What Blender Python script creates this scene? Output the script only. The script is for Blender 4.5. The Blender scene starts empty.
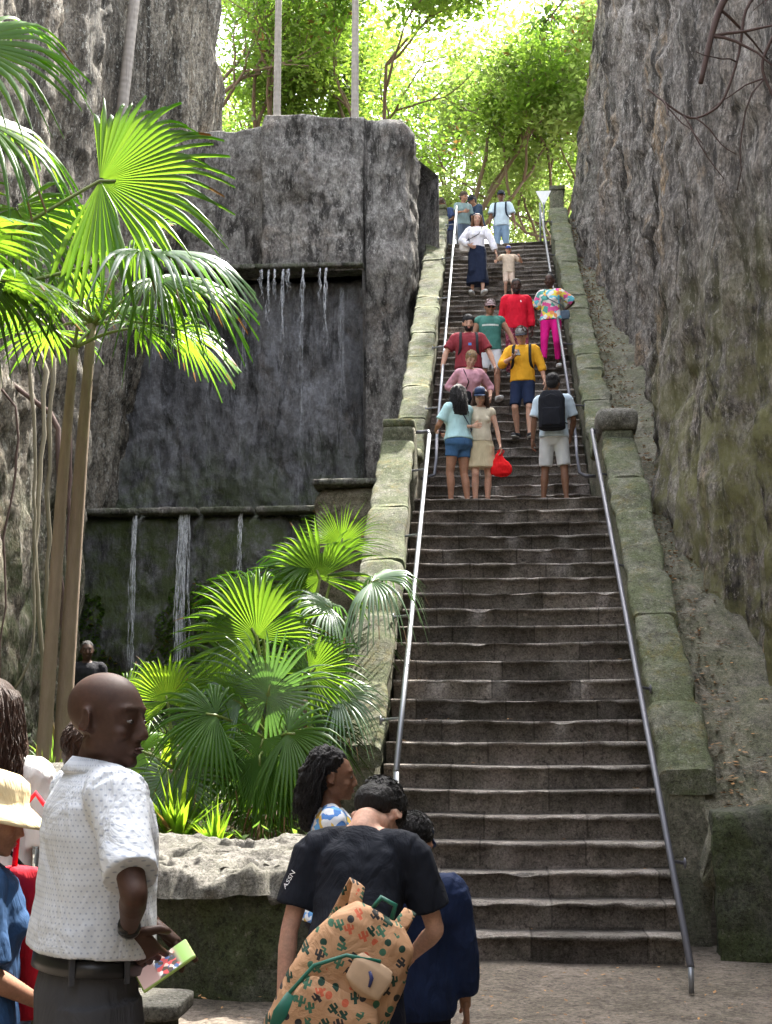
import bpy, bmesh, math, random
import numpy as np
from mathutils import Vector, Matrix, Quaternion
from mathutils.bvhtree import BVHTree
R = math.radians
random.seed(7); rng = np.random.default_rng(7)
sc = bpy.context.scene
COL = sc.collection
Z0 = 12.35

# ------------------------------------------------------------------ noise
def _hash(ix, iy, iz, seed):
    h = (ix.astype(np.int64)*374761393 + iy.astype(np.int64)*668265263 + iz.astype(np.int64)*2147483647 + seed*1274126177) & 0xffffffff
    h = ((h ^ (h >> 13)) * 1274126177) & 0xffffffff
    h = (h ^ (h >> 16)) & 0xffffffff
    return h / 4294967295.0*2-1
def vnoise(x, y, z, seed=0):
    x = np.asarray(x, float); y = np.asarray(y, float)+0*x; z = np.asarray(z, float)+0*x
    ix, iy, iz = np.floor(x), np.floor(y), np.floor(z)
    fx, fy, fz = x-ix, y-iy, z-iz
    ux, uy, uz = [f*f*f*(f*(f*6-15)+10) for f in (fx, fy, fz)]
    out = 0
    for dx in (0, 1):
        for dy in (0, 1):
            for dz in (0, 1):
                w = (ux if dx else 1-ux)*(uy if dy else 1-uy)*(uz if dz else 1-uz)
                out = out + w*_hash(ix+dx, iy+dy, iz+dz, seed)
    return out
def fbm(x, y, z, octv=4, seed=0, gain=.5):
    s, a, f = 0, 1, 1
    for o in range(octv):
        s = s + a*vnoise(x*f+o*17.3, y*f+o*5.1, z*f, seed+o); a *= gain; f *= 2.03
    return s
def ridge(x, y, z, octv=4, seed=0):
    s, a, f = 0, 1, 1
    for o in range(octv):
        s = s + a*(1-2*np.abs(vnoise(x*f+o*9.7, y*f, z*f+o*3.3, seed+o))); a *= .5; f *= 2.1
    return s

# ------------------------------------------------------------------ objects
def link(o, parent=None):
    COL.objects.link(o)
    if parent is not None: o.parent = parent
    return o
def tag(o, label=None, cat=None, group=None, kind=None):
    if label: o['label'] = label
    if cat: o['category'] = cat
    if group: o['group'] = group
    if kind: o['kind'] = kind
    return o
def empty(name, loc=(0,0,0), rz=0, scale=1):
    o = bpy.data.objects.new(name, None); o.empty_display_size = .1
    o.location = loc; o.rotation_euler = (0,0,rz); o.scale = (scale,)*3
    return link(o)
def smooth_mesh(me, on=True):
    me.polygons.foreach_set('use_smooth', [on]*len(me.polygons)); me.update()
def mesh_np(name, V, F, mat, parent=None, smooth=True, cols=None):
    """V (n,3) array, F (m,3|4) array"""
    me = bpy.data.meshes.new(name)
    V = np.asarray(V, np.float32); F = np.asarray(F, np.int32)
    k = F.shape[1]
    me.vertices.add(len(V)); me.vertices.foreach_set('co', V.ravel())
    me.loops.add(F.size); me.loops.foreach_set('vertex_index', F.ravel())
    me.polygons.add(len(F)); me.polygons.foreach_set('loop_start', np.arange(0, F.size, k, dtype=np.int32))
    me.polygons.foreach_set('loop_total', np.full(len(F), k, np.int32))
    me.update(calc_edges=True); me.validate()
    if cols is not None:
        at = me.attributes.new('var', 'FLOAT', 'POINT'); at.data.foreach_set('value', np.asarray(cols, np.float32))
    if smooth: smooth_mesh(me)
    me.materials.append(mat)
    return link(bpy.data.objects.new(name, me), parent)

class MB:
    def __init__(s): s.v = []; s.f = []
    def add(s, vs, fs, M=None):
        b = len(s.v)
        s.v += [tuple(M @ Vector(v)) if M is not None else tuple(v) for v in vs]
        s.f += [tuple(b+i for i in f) for f in fs]
    def ell(s, c, r, M=None, rot=None, seg=18, rings=11):
        vs = [(0,0,1)]
        for i in range(1, rings):
            a = math.pi*i/rings
            for j in range(seg):
                b = 2*math.pi*j/seg; vs.append((math.sin(a)*math.cos(b), math.sin(a)*math.sin(b), math.cos(a)))
        vs.append((0,0,-1)); n = len(vs)-1
        fs = [(0, 1+j, 1+(j+1)%seg) for j in range(seg)]
        for i in range(rings-2):
            for j in range(seg):
                a0 = 1+i*seg+j; a1 = 1+i*seg+(j+1)%seg
                fs.append((a0, a0+seg, a1+seg, a1))
        fs += [(n, 1+(rings-2)*seg+(j+1)%seg, 1+(rings-2)*seg+j) for j in range(seg)]
        if isinstance(r, (int, float)): r = (r,r,r)
        L = Matrix.Translation(c) @ (rot.to_4x4() if rot is not None else Matrix()) @ Matrix.Diagonal((*r, 1))
        s.add(vs, fs, (M @ L) if M is not None else L)
    def loft(s, secs, ref=(1,0,0), n=20, M=None, pw=2.0, cap=True):
        """secs: (centre, rx, ry); rx along ref"""
        P = [Vector(q[0]) for q in secs]; ref = Vector(ref); vs = []; fs = []
        for i, q in enumerate(secs):
            t = (P[min(i+1, len(P)-1)]-P[max(i-1, 0)])
            t = t.normalized() if t.length > 1e-9 else Vector((0,0,1))
            x = ref - t*ref.dot(t)
            if x.length < 1e-4: x = t.orthogonal()
            x.normalize(); y = t.cross(x)
            for j in range(n):
                a = 2*math.pi*j/n; ca, sa = math.cos(a), math.sin(a)
                if pw != 2.0:
                    ca = math.copysign(abs(ca)**(2/pw), ca); sa = math.copysign(abs(sa)**(2/pw), sa)
                vs.append(P[i]+x*(q[1]*ca)+y*(q[2]*sa))
        for i in range(len(secs)-1):
            for j in range(n):
                a = i*n+j; b = i*n+(j+1)%n
                fs.append((a, b, b+n, a+n))
        if cap:
            vs.append(P[0]); c0 = len(vs)-1; vs.append(P[-1]); c1 = len(vs)-1
            o = (len(secs)-1)*n
            for j in range(n):
                fs.append((c0, (j+1)%n, j)); fs.append((c1, o+j, o+(j+1)%n))
        s.add(vs, fs, M)
    def tube(s, pts, r, n=8, M=None):
        if isinstance(r, (int, float)): r = [r]*len(pts)
        d = Vector(pts[-1])-Vector(pts[0]); ref = d.orthogonal() if d.length > 1e-6 else (1,0,0)
        s.loft([(p, rr, rr) for p, rr in zip(pts, r)], ref=ref, n=n, M=M)
    def box(s, c, d, M=None, rot=None):
        vs = [(x*d[0]/2, y*d[1]/2, z*d[2]/2) for x in (-1,1) for y in (-1,1) for z in (-1,1)]
        fs = [(0,1,3,2),(4,6,7,5),(0,4,5,1),(2,3,7,6),(0,2,6,4),(1,5,7,3)]
        L = Matrix.Translation(c) @ (rot.to_4x4() if rot is not None else Matrix())
        s.add(vs, fs, (M @ L) if M is not None else L)
    def mesh(s, name):
        me = bpy.data.meshes.new(name); me.from_pydata(s.v, [], s.f); me.update(); return me
    def build(s, name, mat, parent=None, smooth=True, bevel=0):
        me = s.mesh(name); me.materials.append(mat); smooth_mesh(me, smooth)
        o = link(bpy.data.objects.new(name, me), parent)
        if bevel:
            m = o.modifiers.new('b', 'BEVEL'); m.width = bevel; m.segments = 2; m.limit_method = 'ANGLE'
        return o
_tx = {}
def cloud_tex(size):
    if size not in _tx:
        t = bpy.data.textures.new('clouds', 'CLOUDS'); t.noise_scale = size; t.noise_depth = 3; _tx[size] = t
    return _tx[size]
def baked(mb, name, mat, parent, voxel=.01, smooth=3, disp=0, dsize=.1, extra=None):
    """union all volumes into one continuous surface"""
    me = mb.mesh(name); o = bpy.data.objects.new('tmp', me); COL.objects.link(o)
    m = o.modifiers.new('r', 'REMESH'); m.mode = 'VOXEL'; m.voxel_size = voxel
    if smooth:
        m = o.modifiers.new('s', 'SMOOTH'); m.factor = .5; m.iterations = smooth
    if disp:
        m = o.modifiers.new('d', 'DISPLACE'); m.texture = cloud_tex(dsize); m.strength = disp; m.mid_level = .5
    dg = bpy.context.evaluated_depsgraph_get(); dg.update()
    out = bpy.data.meshes.new_from_object(o.evaluated_get(dg))
    bpy.data.objects.remove(o); bpy.data.meshes.remove(me)
    if extra is not None and extra.v:
        bm = bmesh.new(); bm.from_mesh(out); e = extra.mesh('x'); bm.from_mesh(e); bm.to_mesh(out); bm.free(); bpy.data.meshes.remove(e)
    out.name = name; out.materials.clear(); out.materials.append(mat); smooth_mesh(out)
    return link(bpy.data.objects.new(name, out), parent)

# ------------------------------------------------------------------ materials
class NT:
    def __init__(s, name):
        s.m = bpy.data.materials.new(name); s.m.use_nodes = True; s.n = s.m.node_tree.nodes; s.l = s.m.node_tree.links
        s.b = s.n['Principled BSDF']; s.out = s.n['Material Output']; s.tc = s.n.new('ShaderNodeTexCoord')
    def new(s, t, **k):
        n = s.n.new(t)
        for a, b in k.items():
            if a in n.inputs: s.set(n.inputs[a], b)
            else: setattr(n, a, b)
        return n
    def set(s, inp, v):
        if isinstance(v, bpy.types.NodeSocket): s.l.new(v, inp)
        else: inp.default_value = v
    def map(s, scale=(1,1,1), loc=(0,0,0), rot=(0,0,0), src='Object'):
        n = s.n.new('ShaderNodeMapping'); s.l.new(s.tc.outputs[src], n.inputs[0])
        n.inputs['Scale'].default_value = scale; n.inputs['Location'].default_value = loc; n.inputs['Rotation'].default_value = rot
        return n.outputs[0]
    def noise(s, vec, scale, detail=6, rough=.6, dist=0):
        n = s.n.new('ShaderNodeTexNoise'); s.l.new(vec, n.inputs['Vector'])
        n.inputs['Scale'].default_value = scale; n.inputs['Detail'].default_value = detail
        n.inputs['Roughness'].default_value = rough; n.inputs['Distortion'].default_value = dist
        return n.outputs['Fac']
    def vor(s, vec, scale, feature='F1', out='Distance', rand=1):
        n = s.n.new('ShaderNodeTexVoronoi'); s.l.new(vec, n.inputs['Vector']); n.feature = feature
        n.inputs['Scale'].default_value = scale; n.inputs['Randomness'].default_value = rand
        return n.outputs[out]
    def ramp(s, fac, stops, interp='LINEAR'):
        n = s.n.new('ShaderNodeValToRGB'); s.l.new(fac, n.inputs[0]); e = n.color_ramp.elements; n.color_ramp.interpolation = interp
        while len(e) < len(stops): e.new(.5)
        for i, (p, c) in enumerate(stops):
            e[i].position = p; e[i].color = (*c, 1) if not isinstance(c, (int, float)) else (c, c, c, 1)
        return n.outputs[0]
    def mix(s, fac, a, b, mode='MIX'):
        n = s.n.new('ShaderNodeMix'); n.data_type = 'RGBA'; n.blend_type = mode
        s.set(n.inputs[0], fac)
        for k, v in ((6, a), (7, b)):
            s.set(n.inputs[k], (*v, 1) if isinstance(v, tuple) and len(v) == 3 else v)
        return n.outputs[2]
    def math(s, op, a, b=0, c=0, clamp=False):
        n = s.n.new('ShaderNodeMath'); n.operation = op; n.use_clamp = clamp
        s.set(n.inputs[0], a); s.set(n.inputs[1], b); s.set(n.inputs[2], c); return n.outputs[0]
    def sep(s, v):
        n = s.n.new('ShaderNodeSeparateXYZ'); s.l.new(v, n.inputs[0]); return n.outputs
    def comb(s, x, y, z):
        n = s.n.new('ShaderNodeCombineXYZ'); s.set(n.inputs[0], x); s.set(n.inputs[1], y); s.set(n.inputs[2], z); return n.outputs[0]
    def bump(s, h, strength=.5, dist=.02, prev=None):
        n = s.n.new('ShaderNodeBump'); s.l.new(h, n.inputs['Height']); n.inputs['Strength'].default_value = strength; n.inputs['Distance'].default_value = dist
        if prev is not None: s.l.new(prev, n.inputs['Normal'])
        return n.outputs[0]
    def fin(s, col, rough=.8, nrm=None, spec=.5, **k):
        s.set(s.b.inputs['Base Color'], (*col, 1) if isinstance(col, tuple) else col)
        s.set(s.b.inputs['Roughness'], rough); s.set(s.b.inputs['Specular IOR Level'], spec)
        if nrm is not None: s.l.new(nrm, s.b.inputs['Normal'])
        for a, b in k.items(): s.set(s.b.inputs[a.replace('_', ' ')], b)
        return s.m

def cliff_mat(name, base, dark, pale, ochre, green=(.045,.06,.025), gz=3.0, gamt=.6, wet=0, ochre_amt=.55, vert=.16, grain=.75):
    t = NT(name); P = t.map(); V = t.map((1,1,vert))
    n1 = t.noise(V, 1.6, 8, .68, .6); n2 = t.noise(V, 5.0, 8, .7, .3); n3 = t.noise(P, 9, 10, .75)
    c = t.mix(t.ramp(n1, [(.36, 0.), (.6, 1.)]), dark, base)
    c = t.mix(t.ramp(n2, [(.42, 0.), (.68, .85)]), c, pale)
    no = t.noise(t.map((1,1,vert*2.0), loc=(11,3,5)), 1.1, 6, .65, .5)
    c = t.mix(t.math('MULTIPLY', t.ramp(no, [(.56, 0.), (.68, 1.)]), ochre_amt), c, ochre)
    # black mould streaks
    nb = t.noise(t.map((1,1,vert*.6), loc=(4,8,1)), 3.2, 7, .7, .4)
    c = t.mix(t.ramp(nb, [(.50, 0.), (.60, .9)]), c, tuple(x*.32 for x in dark))
    # fine grain
    c = t.mix(.55, c, t.ramp(n3, [(.3, .25), (.5, .75), (.72, 1.6)]), 'MULTIPLY')
    c = t.mix(grain, c, t.ramp(t.noise(t.map((1,1,.6)), 30, 6, .8), [(.38, .35), (.52, 1.), (.64, 1.7)]), 'MULTIPLY')
    pt = t.noise(t.map((1,1,.55), loc=(2,9,4)), 13, 5, .75, .3)
    c = t.mix(t.ramp(pt, [(.53, 0.), (.58, .85*grain)]), c, tuple(x*.4 for x in dark))
    sp = t.noise(t.map((1,1,.4), loc=(7,1,8)), 21, 6, .8, .3)
    c = t.mix(t.ramp(sp, [(.56, 0.), (.61, .9*grain)]), c, tuple(min(.6, x*1.25) for x in pale))
    big = t.noise(t.map((1,1,vert*1.3), loc=(3,3,9)), .45, 4, .6, .6)
    c = t.mix(1, c, t.ramp(big, [(.3, .55), (.5, 1.), (.7, 1.3)]), 'MULTIPLY')
    # algae low down
    z = t.sep(P)[2]
    g = t.math('MULTIPLY', t.ramp(t.math('DIVIDE', t.math('SUBTRACT', gz, t.math('ADD', z, t.math('MULTIPLY', n1, 2.5))), 5, clamp=True), [(0, 0.), (.5, 1.)]), t.ramp(t.noise(P, 2.3, 6, .7), [(.4, 0.), (.58, 1.)]))
    c = t.mix(t.math('MULTIPLY', g, gamt), c, green)
    h = t.math('ADD', t.math('MULTIPLY', n2, .9), t.math('ADD', t.math('MULTIPLY', n3, .6), t.math('MULTIPLY', t.noise(P, 30, 8, .8), .35)))
    b = t.bump(h, 1.0, .09)
    b = t.bump(t.vor(t.map((1,1,.5)), 12), .5, .03, b)
    b = t.bump(t.math('SUBTRACT', sp, pt), .8, .05, b)
    rough = t.ramp(n1, [(.4, .25 if wet else .8), (.6, .5 if wet else .95)])
    return t.fin(c, rough, b, .5 if wet else .25)
def stone_mat(name, base, dark, moss, moss_amt=.6, pale=(.4,.38,.33), scale=1, spec=.2, ochre=None, joint=False):
    t = NT(name); P = t.map()
    n1 = t.noise(P, 1.8*scale, 8, .7, .3); n2 = t.noise(P, 7*scale, 10, .75); n3 = t.noise(P, 40*scale, 6, .8)
    c = t.mix(t.ramp(n1, [(.38, 0.), (.62, 1.)]), dark, base)
    c = t.mix(t.ramp(n2, [(.5, 0.), (.75, .8)]), c, pale)
    c = t.mix(t.math('MULTIPLY', t.ramp(t.noise(t.map(loc=(5,2,7)), 1.5*scale, 8, .75, .4), [(.4, 0.), (.56, 1.)]), moss_amt), c, moss)
    if ochre: c = t.mix(t.math('MULTIPLY', t.ramp(t.noise(t.map(loc=(9,1,3)), 2.4*scale, 8, .75, .4), [(.52, 0.), (.66, 1.)]), .7), c, ochre)
    c = t.mix(t.ramp(t.noise(t.map(loc=(1,6,2)), 3.1*scale, 8, .8, .5), [(.56, 0.), (.7, .8)]), c, tuple(x*.35 for x in dark))
    c = t.mix(.9, c, t.ramp(n3, [(.34, .3), (.5, 1.), (.66, 1.6)]), 'MULTIPLY')
    pt = t.noise(t.map(loc=(2,9,4)), 15*scale, 6, .8, .3); c = t.mix(t.ramp(pt, [(.56, 0.), (.61, .75)]), c, tuple(x*.4 for x in dark)); c = t.mix(t.ramp(pt, [(.36, .7), (.41, 0.)]), c, pale)
    hgt = t.math('ADD', n2, t.math('MULTIPLY', n3, .4))
    if joint:
        s3 = t.sep(P); k = t.math('FLOOR', t.math('DIVIDE', t.math('ADD', s3[2], .18), .19))
        hsh = t.math('FRACT', t.math('MULTIPLY', t.math('SINE', t.math('MULTIPLY', k, 12.9898)), 43.758))
        f = t.math('FRACT', t.math('ADD', t.math('ADD', t.math('DIVIDE', s3[0], .83), hsh), t.math('MULTIPLY', n2, .02)))
        j = t.ramp(f, [(0, 1.), (.014, 1.), (.022, 0.)]); c = t.mix(t.math('MULTIPLY', j, .45), c, (.02,.018,.015)); hgt = t.math('SUBTRACT', hgt, t.math('MULTIPLY', j, .35))
        cell = t.math('FRACT', t.math('MULTIPLY', t.math('SINE', t.math('ADD', t.math('MULTIPLY', k, 7.1), t.math('MULTIPLY', t.math('FLOOR', t.math('ADD', t.math('DIVIDE', s3[0], .83), hsh)), 3.7))), 91.7))
        c = t.mix(1, c, t.ramp(cell, [(0, .62), (1, 1.35)]), 'MULTIPLY')
    b = t.bump(hgt, .9, .035)
    return t.fin(c, .88, b, spec)
def cloth_mat(name, col, var=.12, rough=.85, fold=.5, sheen=.0):
    t = NT(name); P = t.map()
    n = t.noise(t.map((1,1,.6)), 7, 4, .55, .6)
    c = t.mix(t.ramp(n, [(.3, 0.), (.7, 1.)]), tuple(x*(1-var) for x in col), tuple(min(1, x*(1+var)) for x in col))
    b = t.bump(t.noise(t.map((1,1,.38), rot=(.25,.15,.3)), 8, 4, .55, 1.3), min(1, fold*1.2), .035)
    b = t.bump(t.noise(P, 350, 2, .5), .12, .002, b)
    return t.fin(c, rough, b, .2)
def skin_mat(name, col):
    t = NT(name); P = t.map()
    n = t.noise(P, 14, 5, .6)
    c = t.mix(t.ramp(n, [(.3, 0.), (.7, 1.)]), tuple(x*.86 for x in col), (min(1, col[0]*1.14), min(1, col[1]*1.08), min(1, col[2]*1.05)))
    b = t.bump(t.noise(P, 120, 4, .6), .15, .002)
    c = t.mix(.5, c, t.ramp(t.noise(P, 90, 4, .7), [(.35, .75), (.65, 1.2)]), 'MULTIPLY')
    return t.fin(c, .6, b, .3, Subsurface_Weight=.06)
def plain_mat(name, col, rough=.6, metal=0, bump=0, var=.1):
    t = NT(name); P = t.map()
    n = t.noise(P, 18, 5, .65)
    c = t.mix(t.ramp(n, [(.3, 0.), (.7, 1.)]), tuple(x*(1-var) for x in col), tuple(min(1, x*(1+var)) for x in col))
    b = t.bump(n, bump, .01) if bump else None
    return t.fin(c, rough, b, .5, Metallic=float(metal))
def leaf_mat(name, col, trans, tf=.5, rough=.35, spec=.5, var=.35, trans2=None):
    t = NT(name)
    a = t.new('ShaderNodeAttribute'); a.attribute_name = 'var'
    f = a.outputs['Fac']
    f0 = f; f = t.math('MULTIPLY', f, 1.05, clamp=True)
    lo = tuple(x*(1-var) for x in col); hi = (min(1, col[0]*(1+var*1.4)), min(1, col[1]*(1+var)), col[2])
    c = t.mix(f, lo, hi)
    c2 = t.mix(f, trans, trans2 or tuple(x*.6 for x in trans))
    br = t.ramp(f0, [(.935, 0.), (.965, 1.)]); c = t.mix(br, c, (.22,.13,.05)); c2 = t.mix(br, c2, (.25,.14,.04))
    t.fin(c, rough, None, spec)
    tr = t.new('ShaderNodeBsdfTranslucent'); t.l.new(c2, tr.inputs['Color'])
    mx = t.new('ShaderNodeMixShader'); mx.inputs[0].default_value = tf
    t.l.new(t.b.outputs[0], mx.inputs[1]); t.l.new(tr.outputs[0], mx.inputs[2]); t.l.new(mx.outputs[0], t.out.inputs[0])
    return t.m
def hair_mat(name, col):
    t = NT(name)
    n = t.noise(t.map((1,1,.07), rot=(.15,.1,0)), 110, 4, .7, 1.5)
    c = t.mix(n, tuple(x*.5 for x in col), tuple(min(1, x*1.6) for x in col))
    return t.fin(c, .5, t.bump(n, 1.0, .02), .35)
# ------------------------------------------------------------------ setting geometry
def zs(y):
    if y < 15.83: return (y-9.75)/.264*.19
    if y < 17.03: return 4.37
    return min(Z0, 4.37+(y-17.03)/.264*.19)
def zsv(y):
    y = np.asarray(y, float)
    return np.where(y < 15.83, (y-9.75)/.264*.19, np.where(y < 17.03, 4.37, np.minimum(Z0, 4.37+(y-17.03)/.264*.19)))

M_STEP = stone_mat('worn_step_stone', (.26,.222,.20), (.105,.09,.08), (.08,.08,.05), .3, (.32,.28,.245), 1.3, joint=True)
M_NOSE = stone_mat('trodden_skylit_step_edge', (.33,.29,.26), (.15,.125,.11), (.16,.15,.12), .3, (.45,.42,.38), 2.0, joint=True)  # paler colour holds both tread wear and painted-in sky light on treads
M_PAR = stone_mat('mossy_limestone', (.19,.185,.14), (.075,.075,.055), (.085,.105,.04), .7, (.34,.33,.27), 1.6, ochre=(.15,.12,.035))
M_PARW = stone_mat('parapet_render', (.22,.2,.155), (.09,.088,.068), (.1,.115,.06), .5, (.32,.29,.23), .9)
M_APRON = stone_mat('apron_concrete', (.25,.225,.175), (.10,.095,.075), (.13,.14,.07), .5, (.38,.35,.28), 2.2)
M_CLIFFR = cliff_mat('grey_quarried_limestone', (.31,.265,.225), (.115,.097,.08), (.46,.42,.38), (.46,.31,.17), (.26,.25,.11), 8.2, .85, ochre_amt=.9)
M_CLIFFL = cliff_mat('dark_rooted_limestone', (.30,.26,.20), (.10,.085,.068), (.56,.51,.43), (.36,.27,.17), (.07,.10,.03), 7.0, .7, vert=.1)
M_BLOCK = cliff_mat('weathered_grey_block', (.30,.275,.25), (.125,.113,.102), (.48,.46,.42), (.33,.27,.22), (.1,.12,.06), 4, .6, vert=.5, ochre_amt=.6, grain=.55)
M_WET = cliff_mat('wet_black_rock', (.20,.195,.20), (.09,.087,.088), (.30,.305,.33), (.14,.10,.06), (.08,.11,.025), 8.5, .9, wet=1, vert=.3, ochre_amt=.6, grain=.35)
M_RUB = stone_mat('rubble_masonry', (.2,.17,.125), (.085,.07,.05), (.09,.1,.045), .4, (.35,.31,.24), 1.4)
M_GROUND = stone_mat('packed_earth_paving', (.2,.165,.135), (.12,.1,.08), (.1,.09,.06), .3, (.3,.25,.21), .8)
M_SOIL = stone_mat('garden_soil', (.06,.05,.03), (.03,.025,.015), (.04,.055,.015), .6, (.12,.1,.06), 1.5)
M_CAPR = stone_mat('pitted_pale_limestone', (.25,.235,.21), (.10,.092,.08), (.12,.12,.08), .35, (.40,.38,.34), 1.5)
M_BODY = stone_mat('dark_mossy_stone', (.09,.09,.07), (.04,.042,.032), (.055,.07,.025), .7, (.15,.145,.115), 1.1)
M_METAL = NT('galvanised_tube').fin((.27,.28,.30), .45, None, .5, Metallic=.6)

M_METALD = NT('dull_dark_tube').fin((.13,.13,.15), .55, None, .4, Metallic=.4)
def grid_faces(nu, nv):
    i = np.arange(nu-1)[:, None]; j = np.arange(nv-1)[None, :]
    a = (i*nv+j).ravel()
    return np.stack([a, a+nv, a+nv+1, a+1], 1)

def poly_resample(pts, ds):
    P = np.array(pts, float); seg = np.linalg.norm(np.diff(P, axis=0), axis=1); L = np.concatenate([[0], np.cumsum(seg)])
    n = max(2, int(L[-1]/ds)); s = np.linspace(0, L[-1], n)
    X = np.stack([np.interp(s, L, P[:, k]) for k in range(P.shape[1])], 1)
    return X, s
def cliff(name, plan, zb, zt, side, mat, ds=.09, dz=.09, lean=0.0, leanf=None, ampf=None, pock=0, amp=.35, vst=.25, depth=5.0, seed=1, fine=.05, strata=0, chip=0.0, smooth_n=25, parent=None, thick_rows=8):
    """solid-looking rock mass: face following plan (x,y), closed over the top; side=+1 rock lies to the left of travel"""
    X, s = poly_resample(plan, ds)
    T = np.gradient(X, axis=0)
    k = np.ones(smooth_n)/smooth_n
    Tp = np.stack([np.convolve(np.pad(T[:, i], smooth_n//2, mode='edge'), k, 'valid')[:len(T)] for i in (0, 1)], 1)
    Tp /= np.linalg.norm(Tp, axis=1)[:, None]+1e-9
    N = np.stack([Tp[:, 1], -Tp[:, 0]], 1)*side          # outward (away from rock)
    zb_ = np.array([zb(x, y) for x, y in X]); zt_ = np.array([zt(x, y) for x, y in X])
    nz = int(max(zt_-zb_)/dz)+2
    f = np.linspace(0, 1, nz)
    Z = zb_[:, None]+(zt_-zb_)[:, None]*f[None, :]
    XX = X[:, 0][:, None]+0*Z; YY = X[:, 1][:, None]+0*Z
    d = amp*fbm(XX*.55+seed, YY*.55, Z*.55*vst, 3, seed)
    d += amp*.45*ridge(XX*1.3, YY*1.3, Z*1.3*vst, 4, seed+11)-amp*.3
    d += fine*fbm(XX*6, YY*6, Z*6*max(vst, .5), 3, seed+31)
    if ampf is not None:
        A = np.array([ampf(x, y) for x, y in X])[:, None]; d += A*(ridge(XX*1.1+3, YY*1.1, Z*.38, 4, seed+51)-.35)
    if strata: d += strata*np.sin(Z*3.3+2*vnoise(XX*.4, YY*.4, Z*.3, seed+5))
    if chip:
        c = vnoise(XX*1.1, YY*1.1, Z*1.1, seed+77); d += chip*np.where(c > .1, 1, 0)*(c-.1)
    if pock: d -= pock*(np.clip(vnoise(XX*2.6, YY*2.6, Z*1.1, seed+91)-.25, 0, 1)+.6*np.clip(vnoise(XX*5.5, YY*5.5, Z*3, seed+92)-.2, 0, 1))
    up = np.clip((f-.97)/.03, 0, 1)[None, :]**2          # rounded crest
    d = d - up*.15
    ln = np.array([leanf(x, y) for x, y in X])[:, None] if leanf else lean
    off = d - ln*(Z-zb_[:, None])
    PX = XX+N[:, 0][:, None]*off; PY = YY+N[:, 1][:, None]*off
    V = [np.stack([PX, PY, Z], 2)]
    # back over the top
    rows = np.linspace(0, 1, thick_rows+1)[1:]**1.5*depth
    tx = PX[:, -1][:, None]-N[:, 0][:, None]*rows; ty = PY[:, -1][:, None]-N[:, 1][:, None]*rows
    tz = Z[:, -1][:, None]+.25*fbm(tx*.8, ty*.8, 0*tx, 3, seed+3)*np.clip(rows, 0, 1)
    V.append(np.stack([tx, ty, tz], 2))
    # and down the back
    bz = np.linspace(1, 0, 6)[1:]; bx = tx[:, -1][:, None]+0*bz; by = ty[:, -1][:, None]+0*bz
    bzz = zb_[:, None]+(tz[:, -1]-zb_)[:, None]*bz
    V.append(np.stack([bx, by, bzz], 2))
    V = np.concatenate(V, 1); nu, nv = V.shape[:2]
    V = V.reshape(-1, 3); F = grid_faces(nu, nv)
    if side > 0: F = F[:, ::-1]
    # end caps
    F = [F]; base = len(V); ex = []
    o = mesh_np(name, V, F[0], mat, parent)
    bm = bmesh.new(); bm.from_mesh(o.data); bm.verts.ensure_lookup_table()
    for u in (0, nu-1):
        try: bm.faces.new([bm.verts[u*nv+j] for j in range(nv)])
        except Exception: pass
    bmesh.ops.triangulate(bm, faces=[q for q in bm.faces if len(q.verts) > 4])
    bm.to_mesh(o.data); bm.free()
    return o

# ground sheet
n = 160
gx = np.sign(np.linspace(-1, 1, n))*np.abs(np.linspace(-1, 1, n))**3*400+0; gy = np.sign(np.linspace(-1, 1, n))*np.abs(np.linspace(-1, 1, n))**3*400+6
GX, GY = np.meshgrid(gx, gy, indexing='ij')
GZ = .02*fbm(GX*1.5, GY*1.5, 0*GX, 3, 9)*(np.abs(GX) < 8)*(GY < 20)-.02
o = mesh_np('ground', np.stack([GX, GY, GZ], 2).reshape(-1, 3), grid_faces(n, n), M_GROUND); tag(o, kind='structure')
# upper plateau around the head of the stairs
n = 120
ux = np.linspace(-60, 60, n); uy = np.concatenate([np.linspace(28.35, 40, 60), np.linspace(41, 300, 60)])
UX, UY = np.meshgrid(ux, uy, indexing='ij')
UZ = Z0-.004+.15*fbm(UX*.3, UY*.3, 0*UX, 3, 4)*np.clip((np.abs(UX-.2)-2)/3, 0, 1)+np.clip(UY-60, 0, 400)*.004
o = mesh_np('upper_ground', np.stack([UX, UY, UZ], 2).reshape(-1, 3), grid_faces(n, n), M_GROUND); tag(o, kind='structure')

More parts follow.
